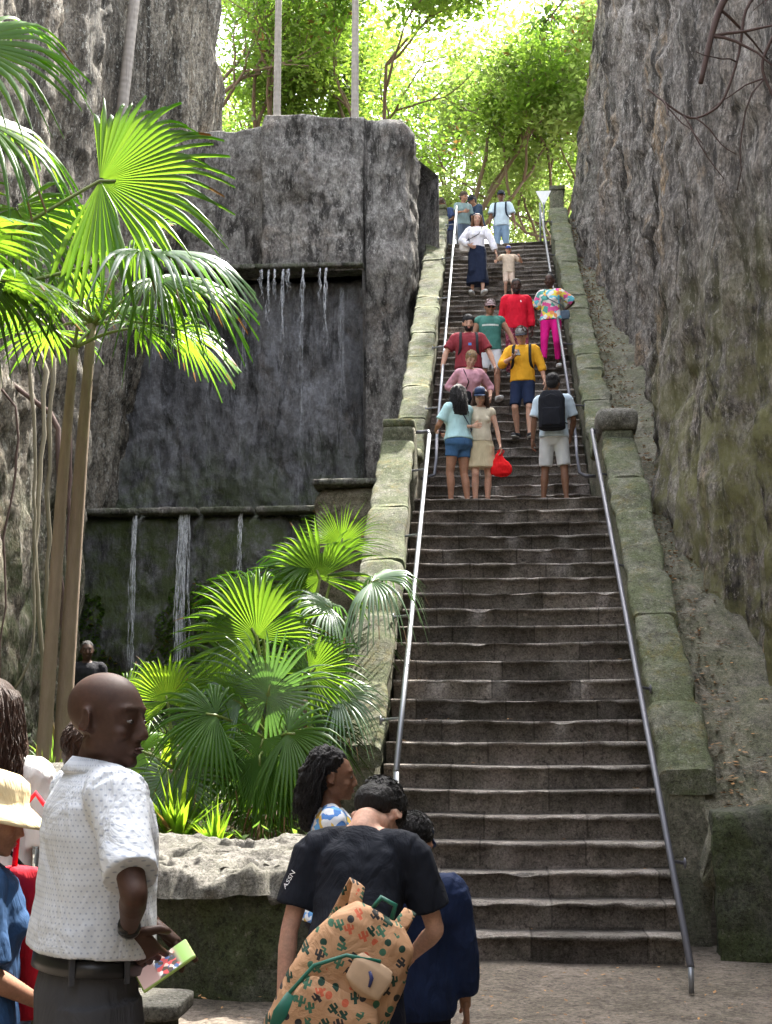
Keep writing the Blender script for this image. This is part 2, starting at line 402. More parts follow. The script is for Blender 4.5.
# ------------------------------------------------------------------ staircase
st = empty('stone_staircase', (0.2, 9.75, 0)); tag(st, 'long steep flight of worn grey brown stone steps climbing between two rock walls', 'staircase')
XL, XR = -.955, 1.275
def step_mesh(i, y, z, h, dep, name):
    n = 46
    xs = np.linspace(XL-.03, XR+.03, n)
    if i < 7:   # bottom steps spread wider to the left
        xs = np.linspace(XL-.03-.5*(7-i)/7-.12, XR+.03, n)
    prof = np.array([(.034, -h), (.03, -.046), (.006, -.038), (-.002, -.018), (0, -.005), (.010, 0), (.06, .001), (.13, 0), (dep, 0), (dep, -h)])
    V = []
    for k, x in enumerate(xs):
        q = prof.copy()
        w = .016*fbm(np.array([x*3.1]), np.array([i*3.7]), np.array([0.]), 3, 21)[0]
        chip = max(0, vnoise(np.array([x*5.3]), np.array([i*9.1]), np.array([2.]), 5)[0]-.35)*.07
        q[2:6, 0] += w+chip; q[3:6, 1] -= chip*.5
        q[0:2, 0] += .025*vnoise(np.array([x*4]), np.array([i*2.9]), np.array([7.]), 3)[0]+.01
        q[4:9, 1] += .008*vnoise(np.array([x*2.]), np.array([i*1.3]), np.array([4.]), 8)[0]
        sag = -.014*math.exp(-((x-.2)/.7)**2)
        q[4:9, 1] += sag
        q[1:5, 1] += .012*vnoise(np.array([x*7.]), np.array([i*4.1]), np.array([1.]), 13)[0]
        for a, b in q: V.append((x-.2, y+a-9.75, z+b))
    V = np.array(V); m = len(prof); F = grid_faces(n, m)
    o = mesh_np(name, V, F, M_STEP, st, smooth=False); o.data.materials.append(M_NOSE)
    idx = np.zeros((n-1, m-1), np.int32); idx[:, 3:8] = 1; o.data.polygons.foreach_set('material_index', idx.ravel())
    return o
for i in range(1, 24):
    step_mesh(i, 9.75+.264*(i-1), .19*i, .215, .33 if i < 23 else 1.6, 'step')
for j in range(1, 43):
    step_mesh(30+j, 17.03+.264*(j-1)+.264, 4.37+.19*j, .215, .33 if j < 42 else .5, 'step')
# massive sloping core under the steps
mb = MB()
ys = [9.95, 15.95, 17.45, 28.4]
for x0, x1 in ((XL-.02, XR+.02),):
    vs = []
    for y in ys:
        z = {9.95: -.05, 15.95: 4.0, 17.45: 4.1, 28.4: 12.0}[y]
        vs += [(x0-.2, y-9.75, -.2), (x1-.2, y-9.75, -.2), (x1-.2, y-9.75, z), (x0-.2, y-9.75, z)]
    fs = []
    for k in range(3):
        for e in range(4):
            a, b = k*4+e, k*4+(e+1) % 4; fs.append((a, b, b+4, a+4))
    fs += [(3,2,1,0), (12,13,14,15)]
    mb.add(vs, fs)
mb.build('core', M_STEP, st, smooth=False)

# ------------------------------------------------------------------ parapets
def block(mb_name, x0, x1, yA, yB, zA, zB, h, mat, parent, seed, bulge=.03, rough=.018):
    """one coping stone lying along the slope"""
    nu = max(8, int(abs(yB-yA)/.045)); nv = 22
    u = np.linspace(0, 1, nu); xs = (x0+x1)/2; w = (x1-x0)/2
    # section angles round a rounded rectangle
    a = np.linspace(0, 2*np.pi, nv, endpoint=False)
    ca, sa = np.cos(a), np.sin(a); p = .45
    sx = np.sign(ca)*np.abs(ca)**p*w; sz = np.sign(sa)*np.abs(sa)**p*h/2
    U = u[:, None]; e = 1-.09*np.clip((np.abs(U-.5)*2-.93)/.07, 0, 1)**2
    X = xs+sx[None, :]*(.6+.4*e); Y = yA+(yB-yA)*U+0*X; Zc = zA+(zB-zA)*U
    Z = Zc+sz[None, :]*e
    d = rough*fbm(X*5+seed, Y*5, Z*5, 3, seed)+bulge*fbm(X*1.6+seed, Y*1.6, Z*1.6, 2, seed+3)
    X = X+ca[None, :]*d; Z = Z+sa[None, :]*d
    V = np.stack([X, Y, Z], 2).reshape(-1, 3)
    i = np.arange(nu-1)[:, None]; j = np.arange(nv)[None, :]
    A = (i*nv+j).ravel(); B = (i*nv+(j+1) % nv).ravel()
    F = np.stack([A, B, B+nv, A+nv], 1)
    o = mesh_np(mb_name, V, F, mat, parent)
    bm = bmesh.new(); bm.from_mesh(o.data); bm.verts.ensure_lookup_table()
    for k in (0, nu-1): bm.faces.new([bm.verts[k*nv+j] for j in range(nv)])
    bm.to_mesh(o.data); bm.free()
    return o
def parapet(x0, x1, yA, yB, hA, hB, label, seed, zbase=-.2, n=9, inner=None):
    root = empty('stone_parapet', ((x0+x1)/2, yA, 0)); tag(root, label, 'parapet', 'mossy stone parapets beside the stairs')
    ox = (x0+x1)/2
    # wall body
    ny = int((yB-yA)/.08); nz = 26
    body = []
    for s_ in (0, 1):
        x = (x0+.03, x1-.03)[s_]
        Y = np.linspace(yA, yB, ny)[:, None]+np.zeros((1, nz))
        top = zsv(Y[:, 0])+np.linspace(hA, hB, ny)-.1
        bot = np.maximum(zbase, zsv(Y[:, 0])-1.2) if s_ == inner else np.full(ny, zbase)
        Zz = bot[:, None]+(top-bot)[:, None]*np.linspace(0, 1, nz)[None, :]
        X = x+.02*fbm(Y*2, Zz*2, 0*Y+s_, 4, seed)*(1)
        body.append(np.stack([X-ox, Y-yA, Zz], 2))
    V = np.concatenate([body[0], body[1][:, ::-1]], 1); nu, nv = V.shape[:2]
    V = V.reshape(-1, 3); i = np.arange(nu-1)[:, None]; j = np.arange(nv)[None, :]
    A = (i*nv+j).ravel(); B = (i*nv+(j+1) % nv).ravel()
    o = mesh_np('wall', V, np.stack([A, A+nv, B+nv, B], 1), M_PARW, root, smooth=False)
    bm = bmesh.new(); bm.from_mesh(o.data); bm.verts.ensure_lookup_table()
    for k in (0, nu-1): bm.faces.new([bm.verts[k*nv+j] for j in range(nv)])
    bm.to_mesh(o.data); bm.free()
    # coping stones
    r = random.Random(seed); cuts = [yA-.02]
    while cuts[-1] < yB-.5: cuts.append(cuts[-1]+r.uniform(.55, 1.15))
    cuts[-1] = yB
    for k in range(len(cuts)-1):
        a, b = cuts[k]+.006, cuts[k+1]-.006
        f = lambda y: zs(y)+hA+(hB-hA)*(y-yA)/(yB-yA)
        q = block('coping_stone', x0-ox-.02-r.uniform(0, .015), x1-ox+.02+r.uniform(0, .015), a-yA, b-yA, f(a)-.07, f(b)-.07, .17+r.uniform(-.01, .015), M_PAR, root, seed*7+k)
    return root
PL1 = parapet(-1.36, -.985, 10.95, 15.5, .62, .95, 'mossy sloping stone parapet on the left of the lower stair flight beside the palms', 3, inner=1)
PL2 = parapet(-1.36, -.985, 16.3, 28.0, .8, .72, 'narrow green stone parapet climbing left of the upper stair flight below the rock block', 5, inner=1)
PR1 = parapet(1.31, 1.66, 10.6, 15.45, .7, .95, 'wide ochre and green mossy parapet on the right of the lower flight along the cliff', 8, inner=0)
PR2 = parapet(1.31, 1.66, 16.3, 28.0, .85, .8, 'green stone parapet climbing right of the upper flight at the foot of the cliff', 9, inner=0)
def pier(x0, x1, y0, y1, z0, z1, name, label, cat, capm, seed, cap_h=.2, over=.04, grp=None):
    root = empty(name, ((x0+x1)/2, (y0+y1)/2, z0)); tag(root, label, cat, grp)
    w, d = x1-x0, y1-y0
    def rb(w, d, za, zb, m, nm, amp):
        nz = max(4, int((zb-za)/.05)); na = 56; a = np.linspace(0, 2*np.pi, na, endpoint=False)
        ca, sa = np.cos(a), np.sin(a); k = 1/np.maximum(np.abs(ca), np.abs(sa)); k = np.minimum(k, 1.33)
        Zz = np.linspace(za, zb, nz); rr = np.ones(nz); rr[0] = rr[-1] = .93 if amp > .02 else .985
        X = (ca*k*w/2)[None, :]*rr[:, None]; Y = (sa*k*d/2)[None, :]*rr[:, None]; Z = Zz[:, None]+0*X
        dd = amp*fbm(X*4+seed, Y*4, Z*4, 4, seed); X = X+ca*dd; Y = Y+sa*dd
        V = np.stack([X, Y, Z], 2).reshape(-1, 3); V = np.concatenate([V, [[0, 0, za], [0, 0, zb+amp*.5]]])
        i = np.arange(nz-1)[:, None]; j = np.arange(na)[None, :]; A = (i*na+j).ravel(); B = (i*na+(j+1) % na).ravel()
        F = np.stack([A, B, B+na, A+na], 1)
        jj = np.arange(na); t1 = np.stack([(jj+1) % na, jj, np.full(na, nz*na), np.full(na, nz*na)], 1)
        o1 = (nz-1)*na; t2 = np.stack([o1+jj, o1+(jj+1) % na, np.full(na, nz*na+1)], 1)
        me = bpy.data.meshes.new(nm); me.from_pydata(V.tolist(), [], F.tolist()+[t[:3].tolist() for t in t1]+t2.tolist()); me.materials.append(m); smooth_mesh(me)
        return link(bpy.data.objects.new(nm, me), root)
    H = z1-z0
    rb(w, d, 0, H-cap_h, M_PARW, 'shaft', .012)
    rb(w+over*2, d+over*2, H-cap_h+.002, H, capm, 'cap', .05 if capm is M_CAPR else .012)
    return root
pier(-1.37, -.975, 15.52, 16.28, -.2, 5.36, 'stone_pier', 'square green stone pier with flat cap at the left of the landing', 'pier', M_PAR, 2, .1, .0, 'piers at the landing')
pier(1.3, 1.68, 15.47, 16.28, -.2, 5.42, 'stone_pier', 'stone pier with lumpy pale cap at the right of the landing', 'pier', M_CAPR, 4, .26, .04, 'piers at the landing')
pier(1.36, 1.66, 28.35, 28.75, Z0-.1, 13.75, 'gate_pillar', 'plain grey gate pillar at the head of the stairs by the cliff', 'pillar', M_PAR, 6, .1, .03)
pier(-1.4, -1.02, 28.02, 28.5, Z0-.3, 13.25, 'stone_pier', 'short pale stone pier at the top left end of the stairs', 'pier', M_PAR, 12, .1, .02)
# small cross wall from the right pier to the cliff
cw = empty('cross_wall', (1.95, 15.9, 3.6)); tag(cw, 'short low stone wall joining the right landing pier to the cliff', 'wall')
mb = MB(); 
for a in range(1): mb.loft([((-.28,0,.0), .14, 1.0), ((.0,.0,.0), .13, 1.0), ((.7,.02,.0), .14, 1.0)], ref=(0,1,0), n=24, pw=6)
baked(mb, 'wall', M_PARW, cw, .03, 2, .03, .2)
mb = MB(); mb.loft([((-.24,0,1.05), .17, .09), ((.2,0,1.06), .165, .085), ((.7,.02,1.04), .17, .09)], ref=(0,1,0), n=24, pw=4)
baked(mb, 'coping', M_PAR, cw, .02, 2, .03, .15)
# sloping apron between parapet and cliff
ny = 420; nx = 44
Y = np.linspace(10.2, 28.2, ny)[:, None]+np.zeros((1, nx)); X = 1.6+np.linspace(0, 1, nx)[None, :]*(1.6)+0*Y
def ap(y): return np.where(y < 16.1, (y-9.75)/.264*.19+.42, (y-9.75)/.264*.19-.55+.25)
apz = np.interp(Y, [10.2, 15.9, 16.0, 17.2, 28.2], [.75, 4.85, 4.85, 4.95, 12.9])
Z = apz+.03*ridge(X*4, Y*4, 0*X, 3, 46)+.05*fbm(X*2, Y*2, 0*X, 4, 44)+.05*np.clip((X-2), 0, 9)
o = mesh_np('stone_apron', np.stack([X-1.8, Y-10.2, Z], 2).reshape(-1, 3), grid_faces(ny, nx), M_APRON)
o.location = (1.8, 10.2, 0)
m = o.modifiers.new('s', 'SOLIDIFY'); m.thickness = .35; m.offset = 1
tag(o, 'sloping pale rubble apron strewn with dead leaves between right parapet and cliff', 'apron', kind='structure')
# mortared retaining face at the foot of the apron
mb = MB(); mb.loft([((1.60,10.22,.42), .62, .22), ((2.6,10.1,.45), .66, .24), ((3.9,9.95,.45), .68, .24)], ref=(0,0,1), n=40, pw=7)
rf = baked(mb, 'retaining_wall', M_BODY, None, .022, 1, .07, .22)
tag(rf, 'low rough stone retaining wall at the foot of the right apron', 'wall')

# ------------------------------------------------------------------ cliffs
def topR(x, y): return float(np.interp(y, [-22, -8, 6, 14, 15.6, 17, 20, 24, 28.6, 34], [20, 19, 16, 16, 13, 12.4, 14.2, 16.7, 19.3, 19.5]))  # unseen crest before the stairs raised to keep sun off the foreground
def botR(x, y): return float(np.interp(y, [9, 11, 28, 30], [-.4, .2, 11.6, 12.0]))
planR = [(-3,-24), (2,-23), (5,-19), (4.6,-14), (3.9,-8), (3.5,3), (3.15,8), (2.8,10.2), (2.4,11.6), (2.12,13.0), (1.98,14.6), (1.95,15.9), (2.05,16.2), (2.5,16.5), (2.5,18.5), (2.42,20), (2.3,21), (2.15,22.5), (2.05,24), (1.98,25.5), (1.84,27), (1.74,28.6), (1.85,29.2), (2.4,29.7), (6,31), (10,32)]  # unseen rear stretch added and curved round to block sky behind the camera
o = cliff('rock_cliff', planR, botR, topR, -1, M_CLIFFR, .07, .08, leanf=lambda x, y: float(np.interp(y, [10, 15.9, 16.5, 20, 26, 28.5], [.05, .05, .045, .05, .08, .15])), ampf=lambda x, y: float(np.interp(y, [9, 16.1, 17, 24, 28], [.05, .05, .22, .22, .08])), amp=.2, vst=.2, depth=7, seed=3, fine=.045, smooth_n=5, pock=.16)
tag(o, 'tall grey streaked limestone cliff along the right side of the stairs', 'cliff')
def topL(x, y): return float(np.interp(y, [-22, -8, 10, 16, 20, 21.5, 23, 24.2, 25.2, 30], [17, 14, 11, 12, 16, 18.5, 18.5, 16.2, 14.2, 12.5]))
planL = [(-6.9,25.6), (-7.05,24.3), (-7.5,22.7), (-7.6,21.9), (-7.1,20.5), (-6.35,19), (-6.6,17.6), (-6.2,16.4), (-6.5,15), (-6.3,12), (-6.7,8), (-6.4,2), (-7,-8), (-6.6,-15), (-5,-21), (-3,-24)]  # part behind the camera is unseen, added and heightened to cut sky light
o = cliff('rock_cliff', planL, lambda x, y: -.3, topL, -1, M_CLIFFL, .085, .09, leanf=lambda x, y: float(np.interp(y, [21.2, 22.6], [0, -.095])), amp=.34, vst=.14, depth=8, seed=15, fine=.05, smooth_n=13, pock=.2)
tag(o, 'dark craggy limestone cliff with hanging roots on the far left', 'cliff')
# upper quarried block
def topB(x, y): return float(np.interp(x, [-7, -4.9, -4.3, -1.5, -1.2], [12.9, 13.0, 13.15, 13.0, 12.6]))
planB = [(-1.45,30), (-1.44,27.5), (-1.42,25), (-1.42,23.15), (-1.6,22.95), (-4.3,22.9), (-4.45,23.2), (-6.6,23.3)]
o = cliff('rock_block', planB, lambda x, y: 9.9 if x < -2.35 else 4.0, topB, -1, M_BLOCK, .06, .06, lean=.02, amp=.10, vst=.6, depth=4, seed=25, fine=.035, chip=.25, smooth_n=7, pock=.08)
tag(o, 'massive flat topped grey quarried rock block above the waterfall face', 'rock')
o = cliff('waterfall_rock_face', [(-2.2,23.4), (-3.2,23.35), (-6.8,23.3), (-7.8,23.2)], lambda x, y: 4.6, lambda x, y: 9.95, -1, M_WET, .05, .05, lean=.0, amp=.12, vst=.4, depth=2.5, seed=35, fine=.05, smooth_n=9, pock=.1)
tag(o, 'wide wet black rock face behind the palms below the drip ledge', 'rock')
# thin ledge
mb = MB(); mb.loft([((-2.6,0,0), .3, .05), ((0,0,.01), .32, .06), ((2.5,.0,0), .3, .05)], ref=(0,1,0), n=20, pw=5)
o = baked(mb, 'drip_ledge', M_BLOCK, None, .025, 1, .05, .3); o.location = (-4.85, 23.0, 9.98)
tag(o, 'thin stone ledge dripping water at the top of the black rock face', 'ledge')
# basin and lower channelled wall
o = cliff('basin_wall', [(-2.0,20.65), (-2.72,20.6), (-5.0,20.55), (-7.3,20.5)], lambda x, y: -.3, lambda x, y: 5.0, -1, M_WET, .045, .05, amp=.07, vst=.6, depth=3.2, seed=45, fine=.03, smooth_n=5)
tag(o, 'dark mossy wall under the basin with thin streams running down it', 'wall')
bl = empty('basin_ledge', (-4.75, 20.55, 5.0)); tag(bl, 'narrow stone lip of the basin above the dark wall', 'ledge')
for a, b, s_ in ((-2.3, -1.05, 1), (-1.0, -.05, 2), (.0, .85, 3), (.9, 2.03, 4)):
    mb = MB(); mb.loft([((a,0,0), .2, .055), (((a+b)/2,0,.005), .21, .06), ((b,0,0), .2, .055)], ref=(0,1,0), n=20, pw=5)
    q = baked(mb, 'slab', M_BLOCK, bl, .02, 1, .03, .2); q.location = (0, .0, .05)
    mb = MB(); mb.loft([((a+.06,0,-.25), .1, .2), ((b-.06,0,-.25), .1, .2)], ref=(0,1,0), n=16, pw=6)
o = cliff('rubble_wall', [(-1.38,22), (-1.38,19.6), (-1.5,19.5), (-2.72,19.5), (-2.75,20.6)], lambda x, y: -.3, lambda x, y: 5.25, -1, M_RUB, .05, .05, amp=.07, vst=1, depth=1.2, seed=52, fine=.04, smooth_n=3)
tag(o, 'brown rubble masonry wall between the basin wall and the left parapet', 'wall')
mb = MB(); mb.loft([((-.72,0,0), .4, .06), ((.66,0,0), .4, .06)], ref=(0,1,0), n=20, pw=6)
o = baked(mb, 'wall_coping', M_BLOCK, None, .02, 1, .03, .15); o.location = (-2.06, 19.75, 5.3)
tag(o, 'flat stone coping on top of the rubble masonry wall', 'coping')

# garden terrain (soil slope behind the front wall)
nx, ny = 90, 150
X = np.linspace(-7.2, -1.2, nx)[:, None]+np.zeros((1, ny)); Y = np.linspace(8.9, 20.8, ny)[None, :]+0*X
Z = np.interp(Y, [8.9, 9.6, 11, 14, 20.8], [.55, .62, .75, 1.0, 1.6])+.12*fbm(X*1.2, Y*1.2, 0*X, 4, 71)
o = mesh_np('garden_soil', np.stack([X, Y, Z], 2).reshape(-1, 3), grid_faces(nx, ny), M_SOIL); tag(o, kind='structure')

# front low wall : dark body + pitted pale cap rock
lw = empty('garden_wall', (-2, 8.6, 0)); tag(lw, 'low dark stone garden wall with rough pale pitted rock top, in front of the palms', 'wall')
b_ = cliff('body', [(-.86,9.9), (-.86,8.5), (-1.0,8.38), (-2.4,8.38), (-3.6,8.45), (-5,8.5)], lambda x, y: -.1, lambda x, y: .66, -1, M_BODY, .03, .03, amp=.03, vst=1, depth=.9, seed=82, fine=.018, smooth_n=5)
b_.parent = lw; b_.location = (2, -8.6, 0)
nx, ny = 260, 90
X = np.linspace(-5.0, -.8, nx)[:, None]+np.zeros((1, ny)); v = np.linspace(0, 1, ny)[None, :]+0*X
Y = 8.28+v*1.35
prof = np.interp(v, [0, .012, .03, .2, .6, .9, 1], [.60, .70, .76, .79, .84, .86, .55])
hol = ridge(X*2.2, Y*3.2, 0*X, 3, 91); pit = np.clip(fbm(X*5, Y*7, 0*X, 3, 92)-.25, 0, 1)
Z = prof+.03*hol-.14*pit+.012*fbm(X*20, Y*20, 0*X, 2, 93)
Z = np.where(v < .01, .60+.03*fbm(X*2, 0*X, 0*X, 3, 97), Z)
Y = Y+(.05*fbm(X*2, Z*3, 0*X, 3, 95)+.04*fbm(X*9, Z*9, 0*X, 2, 96))*(v < .15)
mesh_np('cap_rock', np.stack([X+2, Y-8.6, Z], 2).reshape(-1, 3), grid_faces(nx, ny), M_CAPR, lw)
# taller sunlit wall piece at the left
o = cliff('garden_wall', [(-2.95,10.4), (-3.0,9.5), (-3.1,9.4), (-3.8,9.3), (-5.5,9.3)], lambda x, y: -.1, lambda x, y: 1.36, -1, M_CAPR, .035, .035, amp=.03, vst=1, depth=.6, seed=85, fine=.02, smooth_n=3)
tag(o, 'higher pale stone garden wall behind the woman in the white t-shirt', 'wall')
# stone bench block
mb = MB(); mb.loft([((0,0,.0), .4, .17), ((0,0,.36), .4, .17)], n=28, pw=7)
o = empty('stone_bench', (-1.98, 6.5, -.06)); tag(o, 'low pale stone bench slab behind the man with the phone', 'bench')
baked(mb, 'base', M_BODY, o, .02, 1, .02, .1)
mb = MB(); mb.loft([((0,0,.365), .46, .22), ((0,0,.44), .46, .22)], n=28, pw=8); baked(mb, 'seat', M_CAPR, o, .015, 1, .01, .1)

# ------------------------------------------------------------------ handrails
def rail(label, x, yA, yB, h, xB=None, ny=3, topbend=True, side=1):
    M_METAL = globals()['M_METALD'] if side > 0 else globals()['M_METAL']
    xB = x if xB is None else xB
    root = empty('handrail', (x, yA, zs(max(yA, 9.75)))); tag(root, label, 'handrail', 'metal tube handrails on the stairs')
    ox, oy, oz = root.location
    slope = .19/.264; z0 = (yA-9.75)*slope if yA < 15.9 else 4.37+(yA-17.03)*slope
    P = [(x+(xB-x)*t, yA+(yB-yA)*t, z0+h+(yB-yA)*t*slope) for t in (0, .25, .5, .75, 1)]
    mb = MB(); mb.tube([(a-ox, b-oy, c-oz) for a, b, c in P], .024, 12); mb.build('rail', M_METAL, root)
    for k in range(ny):
        t = (k+.5)/ny; p = Vector(P[0]).lerp(Vector(P[-1]), t); w = 1.31 if side > 0 else -.985
        mb = MB(); q = p-Vector((ox, oy, oz)); mb.tube([q, q+Vector((0, .01, -.07)), q+Vector(((w-p.x), .03, -.09))], .013, 8)
        mb.ell(q+Vector((w-p.x, .03, -.09)), (.012, .04, .04), seg=12, rings=6); mb.build('bracket', M_METAL, root)
    return root, P
r1, P1 = rail('grey metal tube handrail on the left of the lower flight', -.8, 10.35, 15.75, .88, side=-1, ny=4)
r2, P2 = rail('dark metal tube handrail on the right of the lower flight running down to the ground', 1.2, 8.75, 15.8, .88, side=1, ny=4)
r3, P3 = rail('slim metal handrail on the left of the upper flight', -.78, 17.35, 28.1, .9, side=-1, ny=5)
r4, P4 = rail('slim metal handrail on the right of the upper flight', 1.1, 17.35, 28.1, .9, side=1, ny=5)
def post(root, p, z, r=.022):
    ox, oy, oz = root.location; mb = MB(); mb.tube([(p[0]-ox, p[1]-oy, p[2]-oz), (p[0]-ox, p[1]-oy, z-oz)], r, 12); mb.build('post', M_METAL, root)
post(r1, P1[0], .57); post(r2, P2[0], 0, .018)
def link_bar(root, pts):
    ox, oy, oz = root.location; mb = MB(); mb.tube([(a-ox, b-oy, c-oz) for a, b, c in pts], .022, 12); mb.build('end_bend', M_METALD, root)
link_bar(r1, [P1[-1], (-.82, 15.85, 5.27), (-.9, 15.9, 5.27), (-.99, 15.9, 5.27)])
link_bar(r2, [P2[-1], (1.22, 15.9, 5.26), (1.27, 15.9, 5.22), (1.33, 15.9, 5.2)])
link_bar(r4, [P4[0], (1.1, 17.2, 5.2), (1.12, 17.1, 4.95), (1.2, 17.1, 4.9), (1.33, 17.1, 4.9)])
link_bar(r3, [P3[0], (-.78, 17.2, 5.2), (-.8, 17.1, 4.95), (-.99, 17.1, 4.9)])
post(r3, P3[-1], Z0); post(r4, P4[-1], Z0)
# small triangular white sign at the top right
o = empty('warning_sign', (1.17, 27.75, Z0-.2)); tag(o, 'small white downward triangle sign on a thin post at the top right of the stairs', 'sign')
mb = MB(); mb.tube([(0,0,0), (0,0,.95)], .022, 8); mb.build('post', M_METAL, o)
mb = MB(); vs = [(-.17,-.015,.95+.28), (.17,-.015,.95+.28), (0,-.015,.87), (-.17,.015,.95+.28), (.17,.015,.95+.28), (0,.015,.87)]
mb.add(vs, [(0,1,2), (3,5,4), (0,3,4,1), (1,4,5,2), (2,5,3,0)]); mb.build('plate', plain_mat('white_sign_paint', (.85,.85,.85), .5), o, smooth=False)

# ------------------------------------------------------------------ water
def water_mat():
    t = NT('falling_water'); n = t.noise(t.map((30,30,3)), 1.5, 5, .7)
    c = t.mix(n, (.55,.58,.62), (.95,.96,.98))
    t.fin(c, .15, t.bump(n, .5, .01), .6)
    tr = t.new('ShaderNodeBsdfTransparent'); mx = t.new('ShaderNodeMixShader')
    t.l.new(t.ramp(n, [(.4, .0), (.62, .8)]), mx.inputs[0]); t.l.new(tr.outputs[0], mx.inputs[1]); t.l.new(t.b.outputs[0], mx.inputs[2]); t.l.new(mx.outputs[0], t.out.inputs[0])
    return t.m
M_WATER = water_mat()
def stream(x, y, zt, zb, w, label, n=8, seed=0, r=.012, spread=1.0, grp='thin streams of water on the lower wall'):
    rr = random.Random(seed); root = MB()
    for k in range(n):
        x0 = rr.gauss(0, w*.33); pts = []; rad = []
        z_end = zt-(zt-zb)*(rr.choice([1, 1, rr.uniform(.4, 1)]) if n > 7 else rr.uniform(.35, 1))
        m = 22; ph = rr.uniform(0, 6); spread = min(spread, .5)
        for i in range(m+1):
            t = i/m; z = zt+(z_end-zt)*t
            xx = x0*(1+spread*t)+.035*math.sin(t*9+ph)*t+rr.uniform(-.011, .011)
            pts.append((xx, -.05-.05*math.sin(min(1, t*3)*1.6)+rr.uniform(-.015, .015)-.02*t, z-zb)); rad.append(r*rr.uniform(.15, 1.3)*(1-.6*t))
        root.tube(pts, rad, 6)
    o = root.build('water_stream', M_WATER); o.location = (x, y, zb); tag(o, label, 'water', grp)
    return o
stream(-5.84, 20.5, 5.0, 2.0, .07, 'white trickle of water nearest the left palm trunks on the basin wall', 16, 1, .008)
stream(-5.02, 20.5, 5.0, 2.0, .13, 'widest white stream of water running down the middle of the basin wall', 34, 2, .009)
stream(-4.1, 20.5, 5.0, 3.4, .06, 'short faint trickle of water at the right end of the basin wall', 10, 3, .007)
stream(-6.75, 20.5, 5.0, 3.2, .05, 'narrow trickle of water at the left end of the basin wall behind the palm trunks', 10, 4, .007)
drips = [(-4.1,.6), (-3.98,1.0), (-3.86,.75), (-3.72,1.6), (-3.62,.5), (-3.35,.9), (-3.05,.6), (-2.95,1.3), (-5.7,1.8), (-6.0,1.5)]
names = ['leftmost of the short drips under the ledge right of the palm crown', 'second drip from the left under the thin ledge', 'third drip from the left under the thin ledge', 'longest white drip under the middle of the thin ledge', 'short drip just right of the longest one under the ledge', 'isolated drip between two gaps under the ledge', 'short drip near the right end of the ledge', 'long thin drip at the right end of the ledge', 'long water thread left of centre behind the palm crown', 'water thread on the rock face nearest the left cliff']
for k, (x, l) in enumerate(drips):
    stream(x*1.03, 22.72, 9.9, 9.9-l*1.2, .03, names[k], 7, 20+k, .006, .6, 'drips falling from the thin ledge')
for k, (x, l, lb) in enumerate([(-5.2, 4.6, 'long faint water thread down the black face just right of the palm leaves'), (-4.55, 4.2, 'long faint water thread below the left end of the drip ledge'), (-3.5, 4.4, 'long faint water thread in the middle of the black rock face'), (-2.75, 3.6, 'long faint water thread nearest the right buttress of the black face')]):
    stream(x, 22.98, 9.6, 9.6-l, .10, lb, 5, 60+k, .003, .5, 'long water threads on the black rock face')
# ------------------------------------------------------------------ vegetation
M_FAN = leaf_mat('fan_palm_leaf', (.05,.12,.02), (.30,.50,.03), .5, .42, .4, .3, (.16,.36,.02))
M_FANS = leaf_mat('silvery_palm_leaf', (.12,.20,.12), (.18,.40,.06), .32, .28, .8, .3)
M_PETI = plain_mat('palm_petiole', (.16,.2,.05), .45)
M_DRY = leaf_mat('dry_palm_leaf', (.2,.13,.07), (.25,.16,.06), .25, .7, .2, .4)
M_LIME = leaf_mat('lime_tree_leaf', (.07,.12,.025), (.42,.58,.08), .52, .45, .4, .5, (.16,.34,.03))
M_MID = leaf_mat('green_tree_leaf', (.045,.09,.02), (.30,.46,.06), .5, .45, .4, .5, (.12,.28,.03))
M_PALE = leaf_mat('pale_feathery_leaf', (.11,.15,.05), (.50,.62,.18), .55, .5, .3, .4, (.3,.46,.1))
M_DARKL = leaf_mat('dark_green_leaf', (.03,.06,.012), (.12,.25,.02), .4, .4, .4, .4)
M_GARD = leaf_mat('garden_leaf', (.08,.18,.02), (.45,.65,.03), .5, .35, .5, .3, (.26,.5,.03))
def bark(name, a, b, ring=0):
    t = NT(name); P = t.map(); n = t.noise(t.map((6,6,1.2) if not ring else (1,1,1)), 3, 7, .7)
    c = t.mix(n, a, b); h = n
    if ring:
        w = t.n.new('ShaderNodeTexWave'); w.bands_direction = 'Z'; w.inputs['Scale'].default_value = ring; w.inputs['Distortion'].default_value = 5; w.inputs['Detail'].default_value = 3
        t.l.new(P, w.inputs[0]); c = t.mix(t.math('MULTIPLY', t.math('MULTIPLY', w.outputs['Fac'], n), .25), c, tuple(x*.45 for x in a)); h = t.math('ADD', n, t.math('MULTIPLY', w.outputs['Fac'], .3))
        c = t.mix(t.ramp(t.noise(t.map((9,9,.8)), 3, 6, .7), [(.5,0.),(.7,.6)]), c, tuple(x*.4 for x in a))
    return t.fin(c, .85, t.bump(h, .7, .02), .2)
M_PALMT = bark('palm_trunk_bark', (.17,.12,.09), (.34,.27,.21))
M_PALMG = bark('grey_palm_bark', (.22,.19,.16), (.38,.35,.32), 2.5)
M_BARK = bark('tree_bark', (.13,.085,.055), (.26,.19,.14))
M_TWIG = bark('twig_bark', (.07,.045,.04), (.13,.09,.08))
M_ROOT = bark('root_bark', (.16,.14,.1), (.3,.27,.2))

